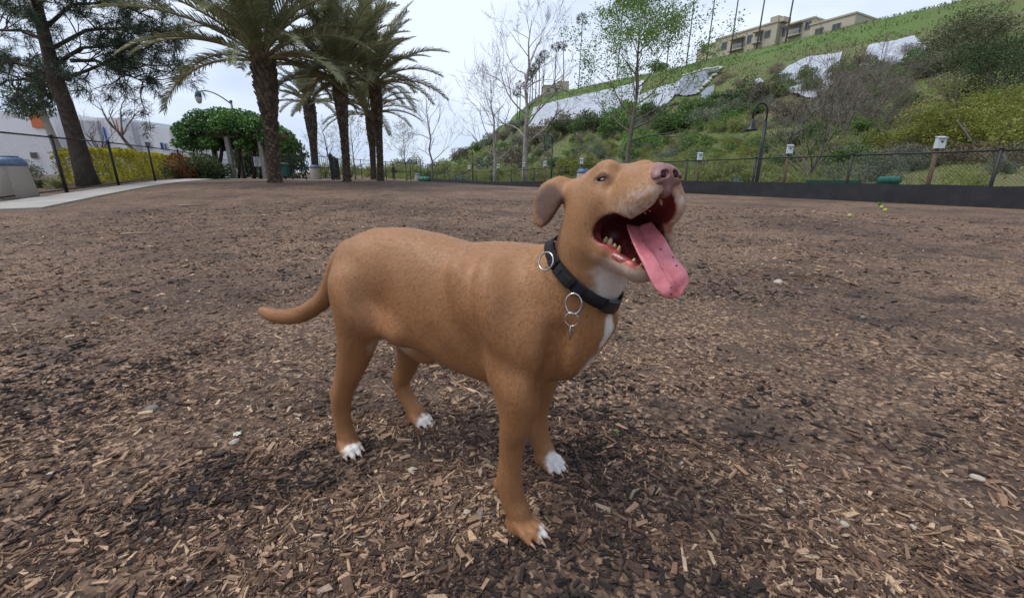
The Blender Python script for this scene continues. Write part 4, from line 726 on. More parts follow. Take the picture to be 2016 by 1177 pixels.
# ------------------------------------------------------------------ date palms
M_FROND = leafmat('palm_frond', (.095, .105, .052), (.30, .31, .165), .25, .45, .35); M_RACH = mat('palm_rachis', (.26, .22, .10), (.18, .15, .07), 6, .6); M_PTRUNK = mat('palm_trunk', (.095, .068, .050), (.04, .029, .022), 9, .95, .9, 25, .05); M_BOOT = mat('palm_leaf_base', (.17, .125, .09), (.075, .053, .038), 7, .95, .5, 30, .03, attr=True)
def frond_mesh(seed, droop):
    rng = np.random.default_rng(seed); n = 86; L = 1.0; t = np.linspace(0, 1, 26); el = .95 - droop * t ** 1.25; P = np.zeros((26, 3))
    for k in range(1, 26): P[k] = P[k - 1] + L / 25 * np.array([math.cos(el[k]), .03 * math.sin(t[k] * 5 + seed), math.sin(el[k])])
    b = MB().tube(P, .011 * (1 - t * .85) + .0012, 5, a=.9); V, F = [], []
    for k in range(n):
        f_ = .16 + .84 * (k / (n - 1)); q = np.stack([np.interp(f_, t, P[:, i]) for i in range(3)]); T = nrm(np.stack([np.interp(min(f_ + .02, 1), t, P[:, i]) for i in range(3)]) - np.stack([np.interp(f_ - .02, t, P[:, i]) for i in range(3)])); S_ = nrm(np.cross(T, [0, 0, 1.])); N_ = np.cross(S_, T)
        ll = .165 * math.sin(math.pi * min(.98, .12 + f_ * .80)) ** .7 * rng.uniform(.85, 1.12)
        for sg in (1, -1):
            d = nrm(T * (.55 + .55 * f_) + S_ * sg * .8 + N_ * rng.uniform(.15, .55)); e = q + d * ll + np.array([0, 0, -.18 * ll]); w = T * .0062; k0 = len(V); m_ = q + d * ll * .5
            V += [q - w * .6, q + w * .6, m_ + w, m_ - w, e, e + w * .1]; F += [[k0, k0 + 1, k0 + 2, k0 + 3], [k0 + 3, k0 + 2, k0 + 5, k0 + 4]]
    bb = MB().add(np.array(V), np.array(F)); V2, F2, _ = bb.arrays(); me = np_mesh('frond', V2, F2, M_FROND, False, {'rnd': ('FACE', np.clip(np.repeat(rng.random(len(F2) // 2), 2) * .7 + .15, 0, 1))}); rm = np_mesh('rachis', *b.arrays()[:2], M_RACH, True); return me, rm
FRONDS = [frond_mesh(s_, d) for s_, d in ((1, .80), (2, .92), (3, 1.02), (4, 1.15), (5, 1.3), (6, .6))]
def date_palm(px, py, Y, crown, tr_px, frond_len, n_fr, label, seed, base_py=None, boots=True):
    rng = np.random.default_rng(seed); b0 = at(px, py, Y); z = float(gz(b0[0], Y)); org = np.array([b0[0], Y, z]); r = thing('date_palm', org, label, 'palm tree', 'date palms in a clump'); top = at(*crown, Y) - org; k_ = Y / FPX
    t = np.linspace(0, 1, 14); P = np.outer(t, top) + np.array([0, 0, -.15]); P[:, 0] += np.sin(t * math.pi) * .06 * top[2] * .2; rad = np.interp(t, [0, .04, .15, .5, .75, 1], [tr_px * 1.25, tr_px * 1.05, tr_px * .95, tr_px * 1.05, tr_px * 1.5, tr_px * 1.45]) * k_ / 2
    MB().tube(P, rad * .88, 14).build('trunk', M_PTRUNK, r, True)
    b = MB(); nb = int(280); g = 2.39996
    for i in range(nb):                                        # stubs of old fronds in a spiral
        f_ = .02 + .98 * i / nb; c = np.array([np.interp(f_, t, P[:, q]) for q in range(3)]); rr = np.interp(f_, t, rad); a = i * g; d = np.array([math.cos(a), math.sin(a), 0]); big = np.interp(f_, [0, .5, .62, 1], [.55, .6, 1.1, 1.25]); up = nrm(d * (.30 + .25 * rng.random()) + np.array([0, 0, 1.])); s_ = np.cross([0, 0, 1.], d); w = rr * .34 * rng.uniform(.8, 1.2); hgt = rr * .85 * big * rng.uniform(.7, 1.2)
        R_ = np.stack([s_, np.cross(up, s_), up], 1); b.box(c + d * rr * .86 + up * hgt * .25, (w * 1.6, w * .7, hgt), R_, rng.random(), .55)
    o = b.build('leaf_base_scales', M_BOOT, r); o['kind'] = 'stuff'
    for i in range(n_fr):
        u = (i + .5) / n_fr; tilt = 1.14 - 1.5 * u ** 1.12 + rng.normal(0, .10); a = i * g + rng.normal(0, .2); var = 5 if tilt > .85 else (0 if tilt > .45 else (1 if tilt > .05 else (2 if tilt > -.35 else rng.integers(2, 5)))); fm, rm = FRONDS[var]
        o = add_obj('frond', fm, r); L = frond_len * rng.uniform(.85, 1.1); o.scale = (L,) * 3; o.location = top + np.array([math.cos(a), math.sin(a), 0]) * .12 + np.array([0, 0, .15 - .5 * u]); o.rotation_euler = (rng.normal(0, .12), -(tilt - .55) * .85, a); c = add_obj('rachis', rm, o)
    return r, top
date_palm(541, 358, 15.0, (514, 98), 24, 3.75, 48, 'thickest date palm standing nearest the path, with shaggy leaf stubs', 71)
date_palm(683, 357, 18.0, (664, 140), 15, 3.2, 42, 'date palm with orange fruit stalk, second along the clump', 72)
date_palm(749, 356, 20.5, (736, 150), 13, 3.2, 42, 'date palm at the open end of the clump beside the sky', 73)
date_palm(735, 354, 26.0, (727, 215), 11, 2.9, 34, 'slimmer date palm close behind the end one', 74)
date_palm(621, 350, 33.0, (607, 195), 13, 3.2, 36, 'date palm farther back inside the metal enclosure', 75)
_fr = at(650, 104, 17.8); o = MB().ball(_fr, (.10, .10, .26), 10, 8); 
for _ in range(60): o.ball(_fr + RNG.normal(0, 1, 3) * np.array([.09, .06, .22]), .035, 6, 4)
tag(o.build('fruit_cluster', mat('orange_fruit', (.55, .28, .03), (.42, .20, .02), 8, .5), None, True), 'orange fruit cluster hanging in the second palm crown', 'fruit')
# ------------------------------------------------------------------ fan palms on the ridge
M_FANL = leafmat('fan_palm_leaf', (.030, .036, .018), (.085, .095, .050), .2); M_FANT = mat('fan_palm_trunk', (.15, .12, .095), (.10, .08, .065), 2, .95)
def fan_crown():
    rng = np.random.default_rng(81); V, F, A = [], [], []
    for k in range(46):
        d = nrm(rng.normal(size=3)); d[2] = d[2] * .8 + .15; d = nrm(d); q = d * rng.uniform(.5, .75); s_ = nrm(np.cross(d, rng.normal(size=3)))
        for j in np.linspace(-1.1, 1.1, 9): e = q + nrm(d * math.cos(j) + s_ * math.sin(j)) * .55 + np.array([0, 0, -.1 * abs(j)]); w = nrm(np.cross(e - q, d + .01)) * .045; n = len(V); V += [q - w * .3, q + w * .3, e + w * .4, e - w * .4]; F.append([n, n + 1, n + 2, n + 3]); A.append(rng.random())
    return np_mesh('crown', np.array(V), np.array(F), M_FANL, False, {'rnd': ('FACE', np.array(A))})
FANC = fan_crown(); FANT = MB().tube([(0, 0, -.06), (.004, 0, .5), (0, 0, 1.)], [.0155, .011, .0095], 7).build('tmp', M_FANT, None, True)
_ft = FANT.data; bpy.data.objects.remove(FANT)
def fan_palm(px, py_base, px_top, py_top, Y, label, grp='tall fan palms along the ridge'):
    b = at(px, py_base, Y); b[2] = float(all_z(b[0], Y)); t_ = at(px_top, py_top, Y); H = t_[2] - b[2]; r = thing('fan_palm', b - np.array([0, 0, .6]), label, 'palm tree', grp); o = add_obj('trunk', _ft, r); o.scale = (17, 17, H + .6); o.rotation_euler = (0, math.atan2(t_[0] - b[0], H), 0)
    o = add_obj('crown', FANC, r); s_ = 2.1; o.scale = (s_, s_, s_ * .95); o.location = (t_[0] - b[0], 0, H + .6); o.rotation_euler = (0, 0, px * 1.3)
for px, pb, pt, ptp in ((1091, 182, 1095, 93), (1110, 178, 1109, 91)): fan_palm(px, pb + 6, pt, ptp, 205, 'tall fan palm of the ridge pair next to the small tan building')
for px, pb, pt, ptp in ((1068, 192, 1072, 108), (1061, 195, 1062, 117), (1054, 200, 1056, 131), (1047, 206, 1049, 138), (1042, 208, 1045, 144), (1037, 210, 1040, 151), (1022, 214, 1025, 168), (1018, 216, 1018, 184)): fan_palm(px, pb + 8, pt, ptp, 206, 'tall fan palm in the row behind the tallest bare sycamore')
for px, pt, k in ((1139, 1140, 0), (1215, 1222, 0), (1313, 1325, 0), (1353, 1370, 0), (1393, 1412, 0), (1440, 1458, 0), (1493, 1506, 0), (1551, 1560, 0)):
    Pn = None
    for Y in np.linspace(80, 230, 600):
        x = xat(px, Y, 34)
        if hill_n(x, Y) < 113.5: Pn = (x, Y)
    Y = Pn[1]; zb = float(all_z(Pn[0], Y)); b = np.array([Pn[0], Y, zb]); H = 25.; u_ = at(px, 100, Y); r = thing('fan_palm', b - np.array([0, 0, .6]), 'fan palm trunk rising above the hill crest in front of the apartments' if px > 1350 else 'fan palm behind the leafy tree on the crest', 'palm tree', 'fan palms on the hill crest'); o = add_obj('trunk', _ft, r); o.scale = (14, 14, H); o.rotation_euler = (0, .02, 0); o = add_obj('crown', FANC, r); o.scale = (2.2,) * 3; o.location = (.5, 0, H)
# ================================================================== BUILDINGS
M_STUC = mat('beige_stucco', (.46, .41, .32), (.40, .355, .275), .5, .9, .2, 20, .02); M_GLASS = mat('dark_window', (.035, .042, .05), (.05, .06, .07), .8, .12, spec=.6); M_FRAME = mat('window_frame', (.30, .27, .22), None, 3, .6); M_RAIL = mat('white_railing', (.62, .61, .58), None, 3, .6); M_SHADE = mat('shaded_recess_wall', (.30, .26, .205), (.26, .225, .175), .6, .9)
def wbox(b, o, u, n, s0, s1, d0, d1, z0, z1):            # box along direction u from s0..s1, depth d0..d1 along n
    c = o + np.r_[u * (s0 + s1) / 2 + n * (d0 + d1) / 2, (z0 + z1) / 2]; R = np.eye(3); R[:2, 0] = u; R[:2, 1] = n; b.box(c, (s1 - s0, abs(d1 - d0), z1 - z0), R); return b
def apartments():
    u = np.array([-HN[1], HN[0]]); n = HN.copy()                       # u runs away along the crest, n into the hill
    def s_of(px):                                                      # distance along the facade seen in column px
        k = (px - 1008) / FPX; best = min(np.linspace(-20, 220, 4800), key=lambda s_: abs((n * 117 + u * s_)[0] - k * ((n * 117 + u * s_)[1] * _c - 34 * _s))); return best
    S = {p: s_of(p) for p in (1365, 1379, 1413, 1478, 1523, 1535, 1600, 1690)}
    o0 = np.r_[n * 117, 33.5]; org = o0 + np.r_[u * S[1523], 0]; r = thing('apartment_building', org, 'beige stepped apartment block with balconies on top of the hill', 'building'); o0 = o0 - org
    def topz(px, py): s_ = S[px]; P = n * 117 + u * s_; return at(px, py, P[1])[2] - 33.5
    vols = [('wall', 1379, 1365, topz(1379, 95), 6, 1.5), ('wall', 1413, 1379, topz(1413, 84), 8, 0), ('wall', 1535, 1413, topz(1478, 62), 10, -1.2), ('wall', 1600, 1535, topz(1535, 54), 10, .4), ('wall', 1690, 1600, topz(1600, 52), 11, -.6)]
    for nm, a, b_, H, dp, d0 in vols:
        s0, s1 = S[a], S[b_]; wbox(MB(), o0, u, n, s0, s1, d0, d0 + dp, -3, H).build(nm, M_STUC, r); wbox(MB(), o0, u, n, s0 - .15, s1 + .15, d0 - .2, d0 + dp, H, H + .35).build('parapet', M_STUC, r)
    def win(px, w, z0, h_, d0):
        s_ = s_of(px); f_ = wbox(MB(), o0, u, n, s_ - w / 2, s_ + w / 2, d0 - .14, d0 + .05, z0, z0 + h_).build('window', M_FRAME, r); wbox(MB(), o0, u, n, s_ - w / 2 + .12, s_ - .05, d0 - .17, d0, z0 + .12, z0 + h_ - .12).build('pane', M_GLASS, f_); wbox(MB(), o0, u, n, s_ + .05, s_ + w / 2 - .12, d0 - .17, d0, z0 + .12, z0 + h_ - .12).build('pane', M_GLASS, f_)
    def balcony(px0, px1, z0, h_, d0):
        s1, s0 = s_of(px0), s_of(px1); f_ = wbox(MB(), o0, u, n, s0, s1, d0 - .05, d0 + .05, z0, z0 + h_).build('balcony_recess_shade', M_SHADE, r); w = (s1 - s0)  # flat panel in darker stucco: shade of the recess put into the colour
        wbox(MB(), o0, u, n, s0 + w * .1, s0 + w * .55, d0 - .10, d0, z0, z0 + h_ * .86).build('glass_door', M_GLASS, f_); wbox(MB(), o0, u, n, s0 - .1, s1 + .1, d0 - 1.3, d0, z0 - .25, z0).build('balcony_floor', M_STUC, f_)
        wbox(MB(), o0, u, n, s0 - .1, s1 + .1, d0 - 1.35, d0 - .02, z0 + h_, z0 + h_ + .3).build('balcony_lintel', M_STUC, f_); rb = MB(); wbox(rb, o0, u, n, s0, s1, d0 - 1.28, d0 - 1.22, z0 + .95, z0 + 1.03)
        for q in np.linspace(s0, s1, 14): wbox(rb, o0, u, n, q - .03, q + .03, d0 - 1.27, d0 - 1.23, z0, z0 + .95)
        rb.build('railing', M_RAIL, f_)
    H = vols[2][3]
    win(1385, 1.6, .9, 1.7, 0); win(1432, 1.6, H - 3.0, 1.9, -1.2); balcony(1446, 1472, H - 3.9, 2.5, -1.2); win(1482, 1.4, H - 3.1, 2.0, -1.2); balcony(1492, 1508, H - 3.5, 2.3, -1.2); win(1517, 1.5, H - 2.9, 1.6, -1.2); win(1545, 1.6, H - 3.1, 1.9, .4); balcony(1553, 1578, H - 3.6, 2.3, .4); win(1590, 1.5, H - 3.0, 1.7, .4); win(1432, 1.4, H - 6.0, 1.4, -1.2); win(1425, 2.2, H - 6.3, .9, -1.2) if False else None
    for px in (1620, 1655): win(px, 1.8, vols[4][3] - 2.7, 1.7, -.6)
    for px, w, h_ in ((1525, 2.0, 1.6), (1540, 1.2, 1.0)): s_ = s_of(px); wbox(MB(), o0, u, n, s_ - w / 2, s_ + w / 2, -.9, 2, H, H + h_).build('chimney', M_STUC, r)
apartments()
def tan_house():
    c = at(1086, 192, 205); c[2] = float(all_z(c[0], 205.)) - 2.0; r = thing('hill_house', c, 'small tan flat roofed house on the ridge beside two fan palms', 'building')
    MB().box((0, 0, 2.2), (8, 8, 5.0)).build('wall', M_STUC, r); MB().box((4.6, 1, 3.2), (5, 8, 7)).build('wall', M_STUC, r); MB().box((0, 0, 4.85), (8.4, 8.4, .35)).build('roof', M_STUC, r)
    for x in (-2, 1.5): w = MB().box((x, -4.05, 3), (1.3, .2, 1.5)).build('window', M_FRAME, r); MB().box((x, -4.17, 3), (1.05, .1, 1.2)).build('pane', M_GLASS, w)
tan_house()
M_WALLW = mat('white_panel_wall', (.72, .72, .72), (.66, .66, .67), .25, .6); M_WALLG = mat('grey_and_shaded_wall', (.48, .49, .51), (.44, .45, .47), .25, .6); M_ORANGE = mat('orange_panel', (.55, .16, .06), (.48, .135, .05), .4, .6); M_BLUE = mat('blue_panel', (.03, .14, .50), (.025, .12, .44), .4, .5)
def white_building():
    Y = 62.; o = at(180, 340, Y); o[2] = 0; r = thing('white_building', o, 'modern white building with orange and blue panels beyond the pine', 'building'); L = lambda px, py, y=Y: at(px, py, y) - o
    def vol(x0, x1, top, y0, dep, m, nm='wall', bot=-1.): a, b = L(x0, top, y0), L(x1, top, y0); return MB().box(((a[0] + b[0]) / 2, y0 - Y + dep / 2, (a[2] + bot) / 2), (b[0] - a[0], dep, a[2] - bot)).build(nm, m, r)
    vol(-60, 100, 220, 60, 14, M_WALLW); vol(100, 168, 236, 62, 12, M_WALLW); vol(150, 188, 238, 60.5, 12, M_WALLG); vol(186, 236, 232, 61, 12, M_WALLW); vol(234, 262, 240, 62.5, 12, M_WALLG); vol(262, 306, 246, 63, 12, M_WALLW); vol(304, 332, 254, 61.5, 12, M_WALLW); vol(330, 362, 266, 66, 12, M_WALLG)  # first grey volume: shading on the white wall put into its colour
    def pan(x0, x1, y0, y1, yy, m, nm): a, b = L(x0, y0, yy), L(x1, y1, yy); return MB().box(((a[0] + b[0]) / 2, yy - Y - .06, (a[2] + b[2]) / 2), (b[0] - a[0], .14, a[2] - b[2])).build(nm, m, r)
    pan(58, 92, 224, 252, 59.9, M_ORANGE, 'orange_panel'); pan(229, 236, 236, 266, 60.9, M_ORANGE, 'orange_panel'); pan(203, 214, 251, 286, 60.9, M_BLUE, 'blue_panel')
    def win(x0, x1, y0, y1, yy, m): w = pan(x0, x1, y0, y1, yy, m, 'window'); a, b = L(x0 + 1.5, y0 + 1.5, yy), L(x1 - 1.5, y1 - 1.5, yy); MB().box(((a[0] + b[0]) / 2, yy - Y - .16, (a[2] + b[2]) / 2), (b[0] - a[0], .1, a[2] - b[2])).build('pane', M_GLASS, w)
    win(316, 323, 281, 295, 61.4, M_BLUE); win(324, 331, 282, 295, 61.4, M_WALLG); win(286, 300, 279, 292, 62.9, M_WALLG); win(205, 214, 288, 300, 60.8, M_FRAME); win(336, 342, 286, 292, 65.9, M_ORANGE); win(60, 76, 300, 312, 59.9, M_FRAME); win(110, 124, 262, 274, 61.9, M_FRAME)
white_building()
# ================================================================== PERSON FAR OFF
def person():
    Y = 46.; x = xat(776, Y); z = float(gz(x, Y)); vx = .018; lo = np.array([-.4, -.35, -.02]); n = (np.array([.8, .7, 1.8]) / vx).astype(int); ax_ = [lo[i] + np.arange(n[i]) * vx for i in range(3)]; P = np.stack(np.meshgrid(*ax_, indexing='ij'), -1); D = np.full(n, .5)
    def c(a, b, ra, rb, k=.03):
        nonlocal D
        D = smin(D, f_cap(P, a, b, ra, rb), k)
    for sg in (-1, 1):
        c((.09 * sg, 0, .88), (.10 * sg, .03, .48), .085, .062); c((.10 * sg, .03, .48), (.11 * sg, .05 if sg > 0 else -.08, .08), .060, .042); c((.11 * sg, .05 if sg > 0 else -.08, .04), (.12 * sg, (.05 if sg > 0 else -.08) - .15, .03), .04, .035)
        c((.18 * sg, 0, 1.38), (.25 * sg, .02, 1.12), .058, .048); c((.25 * sg, .02, 1.12), (.23 * sg, -.12, .90), .046, .036); c((.23 * sg, -.12, .90), (.225 * sg, -.16, .84), .038, .03)
    c((0, 0, .92), (0, 0, 1.15), .14, .145, .05); c((0, 0, 1.15), (0, .01, 1.36), .15, .155, .05); c((0, 0, 1.42), (0, 0, 1.52), .06, .055); D = smin(D, f_ell(P, (0, -.02, 1.60), (.078, .095, .115)), .03)
    g = openvdb.FloatGrid(); g.background = .5; g.copyFromArray(np.ascontiguousarray(D.astype(np.float32))); v, q = g.convertToQuads(0.); V = lo + np.asarray(v) * vx; Q = np.asarray(q)[:, ::-1].astype(np.int64); col = np.tile(np.array([.022, .024, .032, 1.]), (len(V), 1)); col[V[:, 2] < .9] = (.03, .034, .045, 1); col[(V[:, 2] > 1.5)] = (.30, .17, .12, 1); col[(V[:, 2] > 1.60) | ((V[:, 2] > 1.5) & (V[:, 1] > .03))] = (.02, .015, .012, 1); col[V[:, 2] < .07] = (.03, .03, .03, 1); col[(np.abs(V[:, 0]) > .17) & (V[:, 2] < .9) & (V[:, 2] > .75)] = (.30, .17, .12, 1)
    m, t, b, o = _new('clothing'); a = t.nodes.new('ShaderNodeAttribute'); a.attribute_name = 'coat'; t.links.new(a.outputs['Color'], b.inputs['Base Color']); b.inputs['Roughness'].default_value = .85
    o = add_obj('person', np_mesh('person', V, Q, m, True, None, {'coat': ('POINT', col)})); o.location = (x, Y, z); o.rotation_euler = (0, 0, 2.4); tag(o, 'person in dark jacket and trousers walking far off by the fence', 'person')
# ================================================================== THE DOG
# one continuous body grown from a signed-distance field in the dog's own frame: s forward, l to its left (away from the lens), z up
DM0 = np.array([-.145, .98, 0]); DF = nrm(np.array([.873, -.488, 0])); DL = np.array([-DF[1], DF[0], 0])
def d2w(q): q = np.asarray(q, float); return DM0 + q[..., :1] * DF + q[..., 1:2] * DL + np.stack([np.zeros_like(q[..., 2]), np.zeros_like(q[..., 2]), q[..., 2]], -1)
def w2d(P): P = np.asarray(P, float) - DM0; return np.stack([P @ DF, P @ DL, P[..., 2]], -1)
DVX = .0038; DLO = np.array([-.84, -.40, -.012]); DHI = np.array([.52, .22, .86])
DN = np.ceil((DHI - DLO) / DVX).astype(int)
DG = np.full(DN, .05, np.float32)
_ax = [DLO[i] + np.arange(DN[i]) * DVX for i in range(3)]
def smin(a, b, k):
    h_ = np.maximum(k - np.abs(a - b), 0) / k; return np.minimum(a, b) - h_ * h_ * k * .25
def smax(a, b, k): return -smin(-a, -b, k)
def box_of(lo, hi, m, pts=True):
    i0 = np.clip(np.floor((np.asarray(lo) - m - DLO) / DVX).astype(int), 0, DN); i1 = np.clip(np.ceil((np.asarray(hi) + m - DLO) / DVX).astype(int) + 1, 0, DN)
    sl = tuple(slice(a, b) for a, b in zip(i0, i1))
    if not pts: return sl, None
    return sl, np.stack(np.meshgrid(*[_ax[i][sl[i]] for i in range(3)], indexing='ij'), -1).astype(np.float32)
def f_cap(P, a, b, ra, rb):
    a = np.asarray(a, float); b = np.asarray(b, float); ab = b - a
    t = np.clip(((P - a) @ ab) / (ab @ ab + 1e-12), 0, 1)
    return np.linalg.norm(P - a - t[..., None] * ab, axis=-1) - (ra + (rb - ra) * t)
def f_ell(P, c, r, R=None):
    q = P - np.asarray(c, float)
    if R is not None: q = q @ np.asarray(R)
    r = np.asarray(r, float); k0 = np.linalg.norm(q / r, axis=-1); k1 = np.linalg.norm(q / (r * r), axis=-1)
    return k0 * (k0 - 1) / (k1 + 1e-9)
def put(lo, hi, fn, k=.02, mode='u'):
    sl, P = box_of(lo, hi, .045 + k); d = fn(P)
    DG[sl] = smin(DG[sl], np.minimum(d, .06), k) if mode == 'u' else smax(DG[sl], -d, k)
def cap(a, b, ra, rb, k=.02):
    m = max(ra, rb); put(np.minimum(a, b) - m, np.maximum(a, b) + m, lambda P: f_cap(P, a, b, ra, rb), k)
def chain(pts, k=.02):
    pts = np.array(pts, float)                # smooth curve through the joints
    if len(pts) > 2:
        q = np.vstack([2 * pts[0] - pts[1], pts, 2 * pts[-1] - pts[-2]]); o_ = []
        for i in range(1, len(q) - 2):
            for t in (0, .25, .5, .75): o_.append(.5 * (2 * q[i] + (q[i + 1] - q[i - 1]) * t + (2 * q[i - 1] - 5 * q[i] + 4 * q[i + 1] - q[i + 2]) * t * t + (3 * q[i] - q[i - 1] - 3 * q[i + 1] + q[i + 2]) * t ** 3))
        pts = np.array(o_ + [pts[-1]])
        lo = (pts[:, :3] - pts[:, 3:]).min(0); hi = (pts[:, :3] + pts[:, 3:]).max(0)
        sl, P = box_of(lo, hi, .045 + k); T_ = np.full(P.shape[:3], .06, np.float32); i0 = np.array([q.start for q in sl])
        for p, q in zip(pts, pts[1:]):
            m = max(p[3], q[3]); s2, _ = box_of(np.minimum(p, q)[:3] - m, np.maximum(p, q)[:3] + m, .055, False)
            s3 = tuple(slice(max(a.start - o_, 0), max(a.stop - o_, 0)) for a, o_ in zip(s2, i0))
            T_[s3] = smin(T_[s3], np.minimum(f_cap(P[s3], p[:3], q[:3], p[3], q[3]), .06), .006)
        DG[sl] = smin(DG[sl], T_, k); return
    for p, q in zip(pts, pts[1:]): cap(np.array(p[:3]), np.array(q[:3]), p[3], q[3], k)
def ell(c, r, R=None, k=.02, mode='u'):
    m = max(r); put(np.asarray(c) - m, np.asarray(c) + m, lambda P: f_ell(P, c, r, R), k, mode)
# --- trunk: a loft of rounded sections along the back
TS = np.array([-.380, -.364, -.338, -.290, -.23, -.127, -.034, .052, .137, .20, .26, .32, .36, .395])
TT = np.array([.490, .527, .562, .599, .618, .624, .614, .597, .587, .586, .580, .545, .515, .480])
TB = np.array([.470, .437, .416, .398, .388, .346, .312, .295, .287, .296, .318, .362, .405, .455])
TW = np.array([.012, .038, .060, .080, .090, .102, .113, .121, .123, .119, .114, .092, .070, .020])
def f_trunk(P):
    s_ = P[..., 0]; top = np.interp(s_, TS, TT); bot = np.interp(s_, TS, TB); w = np.interp(s_, TS, TW)
    zc = (top + bot) / 2 ; a = np.maximum((top - bot) / 2, .006)
    zz = (P[..., 2] - zc) / a; ww = w * (1 - .10 * np.clip(zz, -2, 2))
    q = (np.abs(zz) ** 2.25 + np.abs(P[..., 1] / np.maximum(ww, .005)) ** 2.25) ** (1 / 2.25)
    d = (q - 1) * np.minimum(a, ww) * .9
    e = np.maximum(TS[0] - s_, s_ - TS[-1]); return np.where(e > 0, np.maximum(d, 0) + e, d)
_sm = np.array([1, 2, 1]) / 4
for _ in range(1):
    for A_ in (TT, TB, TW): A_[1:-1] = A_[:-2] * .12 + A_[1:-1] * .76 + A_[2:] * .12
put((-.43, -.14, .27), (.40, .14, .64), f_trunk, .01)
# --- neck, withers, breast
NA = np.array([.235, .0, .485]); NB = np.array([.342, -.012, .572]); NC = np.array([.364, -.020, .630])
chain([(*NA, .092), (.288, -.003, .530, .084), (*NB, .0745), (*NC, .067)], .045)
ell((.322, -.0, .455), (.050, .068, .080), k=.05)
for sg in (-1, 1): ell((.295, .050 * sg, .40), (.050, .042, .055), k=.04)
ell((.16, 0, .570), (.07, .045, .028), k=.05)
# --- hips, thighs, shoulders, ribs
for sg in (-1, 1):
    ell((-.243, .058 * sg, .485), (.073, .042, .090), k=.045)
    ell((.195, .082 * sg, .48), (.068, .046, .11), frame((-.35, 0, 1.)), k=.04)
    ell((.248, .078 * sg, .42), (.060, .05, .075), k=.04)
# --- legs: (s, l, z, radius)
def front_leg(pts, toe, l, yaw, toes_out):
    chain(pts, .016)
def paw(c, yaw, length, width, z0, k=.006):
    """pad, four toes with gaps between them, from the heel centre c; yaw turns the toes"""
    R = rotz(yaw); g = lambda v: np.asarray(c) + R @ np.asarray(v)
    ell(g((length * .30, 0, z0 + .016)), (length * .34, width * .43, .022), R, .014)
    for i, (ly, fx, rr) in enumerate(((-.36, .56, .9), (-.13, .70, 1.05), (.13, .70, 1.05), (.36, .56, .9))):
        Rt = rotz(yaw + ly * .5)
        a = g((length * .30, ly * width * .75, z0 + .030)); b = g((length * (fx - .02), ly * width, z0 + .021)); e = g((length * (fx + .14), ly * width * 1.1, z0 + .012))
        r0 = width * .145 * rr
        cap(a, b, r0 * .75, r0, .004 if i else .008); cap(b, e, r0, r0 * .72, .004)
LEG_NF = [(.205, -.098, .375, .046), (.240, -.105, .335, .047), (.240, -.108, .285, .036), (.231, -.111, .225, .0272), (.225, -.113, .165, .0226), (.223, -.114, .115, .0255), (.232, -.114, .07, .024), (.248, -.114, .038, .025)]
chain(LEG_NF, .018); cap(np.array((.205, -.104, .352)), np.array((.212, -.107, .31)), .025, .023, .02); ell((.196, -.114, .095), (.012, .012, .014), k=.012)
paw((.222, -.114, 0), -.12, .104, .066, .0)
LEG_FF = [(.18, .10, .375, .05), (.20, .105, .335, .05), (.198, .108, .27, .040), (.188, .111, .20, .030), (.180, .113, .145, .025), (.180, .114, .10, .0265), (.190, .115, .06, .024), (.205, .116, .035, .024)]
chain(LEG_FF, .018); ell((.155, .114, .085), (.011, .011, .013), k=.012)
paw((.178, .117, 0), -.30, .104, .066, .0)
LEG_NH = [(-.243, -.068, .48, .068), (-.230, -.080, .41, .061), (-.236, -.088, .345, .049), (-.262, -.095, .27, .037), (-.290, -.100, .205, .0275), (-.313, -.101, .155, .0250), (-.318, -.102, .11, .0218), (-.314, -.102, .06, .0218), (-.306, -.102, .033, .0245)]
chain(LEG_NH, .02); ell((-.195, -.085, .40), (.042, .038, .045), k=.03); cap(np.array((-.338, -.101, .168)), np.array((-.303, -.098, .235)), .012, .012, .02)
paw((-.330, -.103, 0), -.25, .095, .062, .0)
LEG_FH = [(-.255, .072, .48, .085), (-.215, .088, .39, .078), (-.212, .094, .32, .062), (-.232, .098, .25, .042), (-.262, .100, .17, .0275), (-.288, .101, .125, .0245), (-.276, .102, .085, .0220), (-.248, .102, .045, .0235), (-.232, .102, .032, .024)]
chain(LEG_FH, .02); ell((-.16, .09, .365), (.05, .045, .055), k=.03); cap(np.array((-.303, .101, .135)), np.array((-.275, .098, .20)), .012, .013, .02)
paw((-.252, .103, 0), -.25, .095, .062, .0)
# creases: behind the elbow, between foreleg and breast, at the flank
def groove(a, b, ra, rb, k=.035): m = max(ra, rb); a = np.array(a); b = np.array(b); put(np.minimum(a, b) - m, np.maximum(a, b) + m, lambda P: f_cap(P, a, b, ra, rb), k, 'c')
for sg in (-1, 1):
    groove((.130, .150 * sg, .44), (.152, .150 * sg, .35), .012, .020, .06); groove((.318, .098 * sg, .46), (.296, .088 * sg, .345), .012, .020, .035)
    groove((-.115, .140 * sg, .52), (-.135, .118 * sg, .40), .018, .024, .04); groove((.03, .152 * sg, .40), (.07, .150 * sg, .35), .012, .014, .05)
# elbow points, forearm muscle, heel tendons, thigh muscle
ell((.194, -.116, .352), (.019, .013, .024), k=.016); ell((.160, .116, .352), (.022, .014, .026), k=.018); ell((.243, -.128, .285), (.022, .012, .05), k=.02); ell((-.333, -.101, .170), (.012, .012, .016), k=.012); ell((-.300, .101, .140), (.012, .012, .016), k=.012)
ell((-.205, -.098, .44), (.045, .022, .075), frame((-.5, 0, 1.)), k=.03); ell((.115, -.092, .50), (.03, .03, .085), frame((-.45, 0, 1.)), k=.03)
# flank fold and sheath
ell((-.12, -.01, .318), (.075, .035, .022), frame((1, 0, -.35)) @ np.array([[0, 0, 1], [0, 1, 0], [1, 0, 0.]]), k=.03)
for sg in (-1, 1): cap(np.array((-.17, .075 * sg, .41)), np.array((-.09, .095 * sg, .385)), .022, .02, .05)
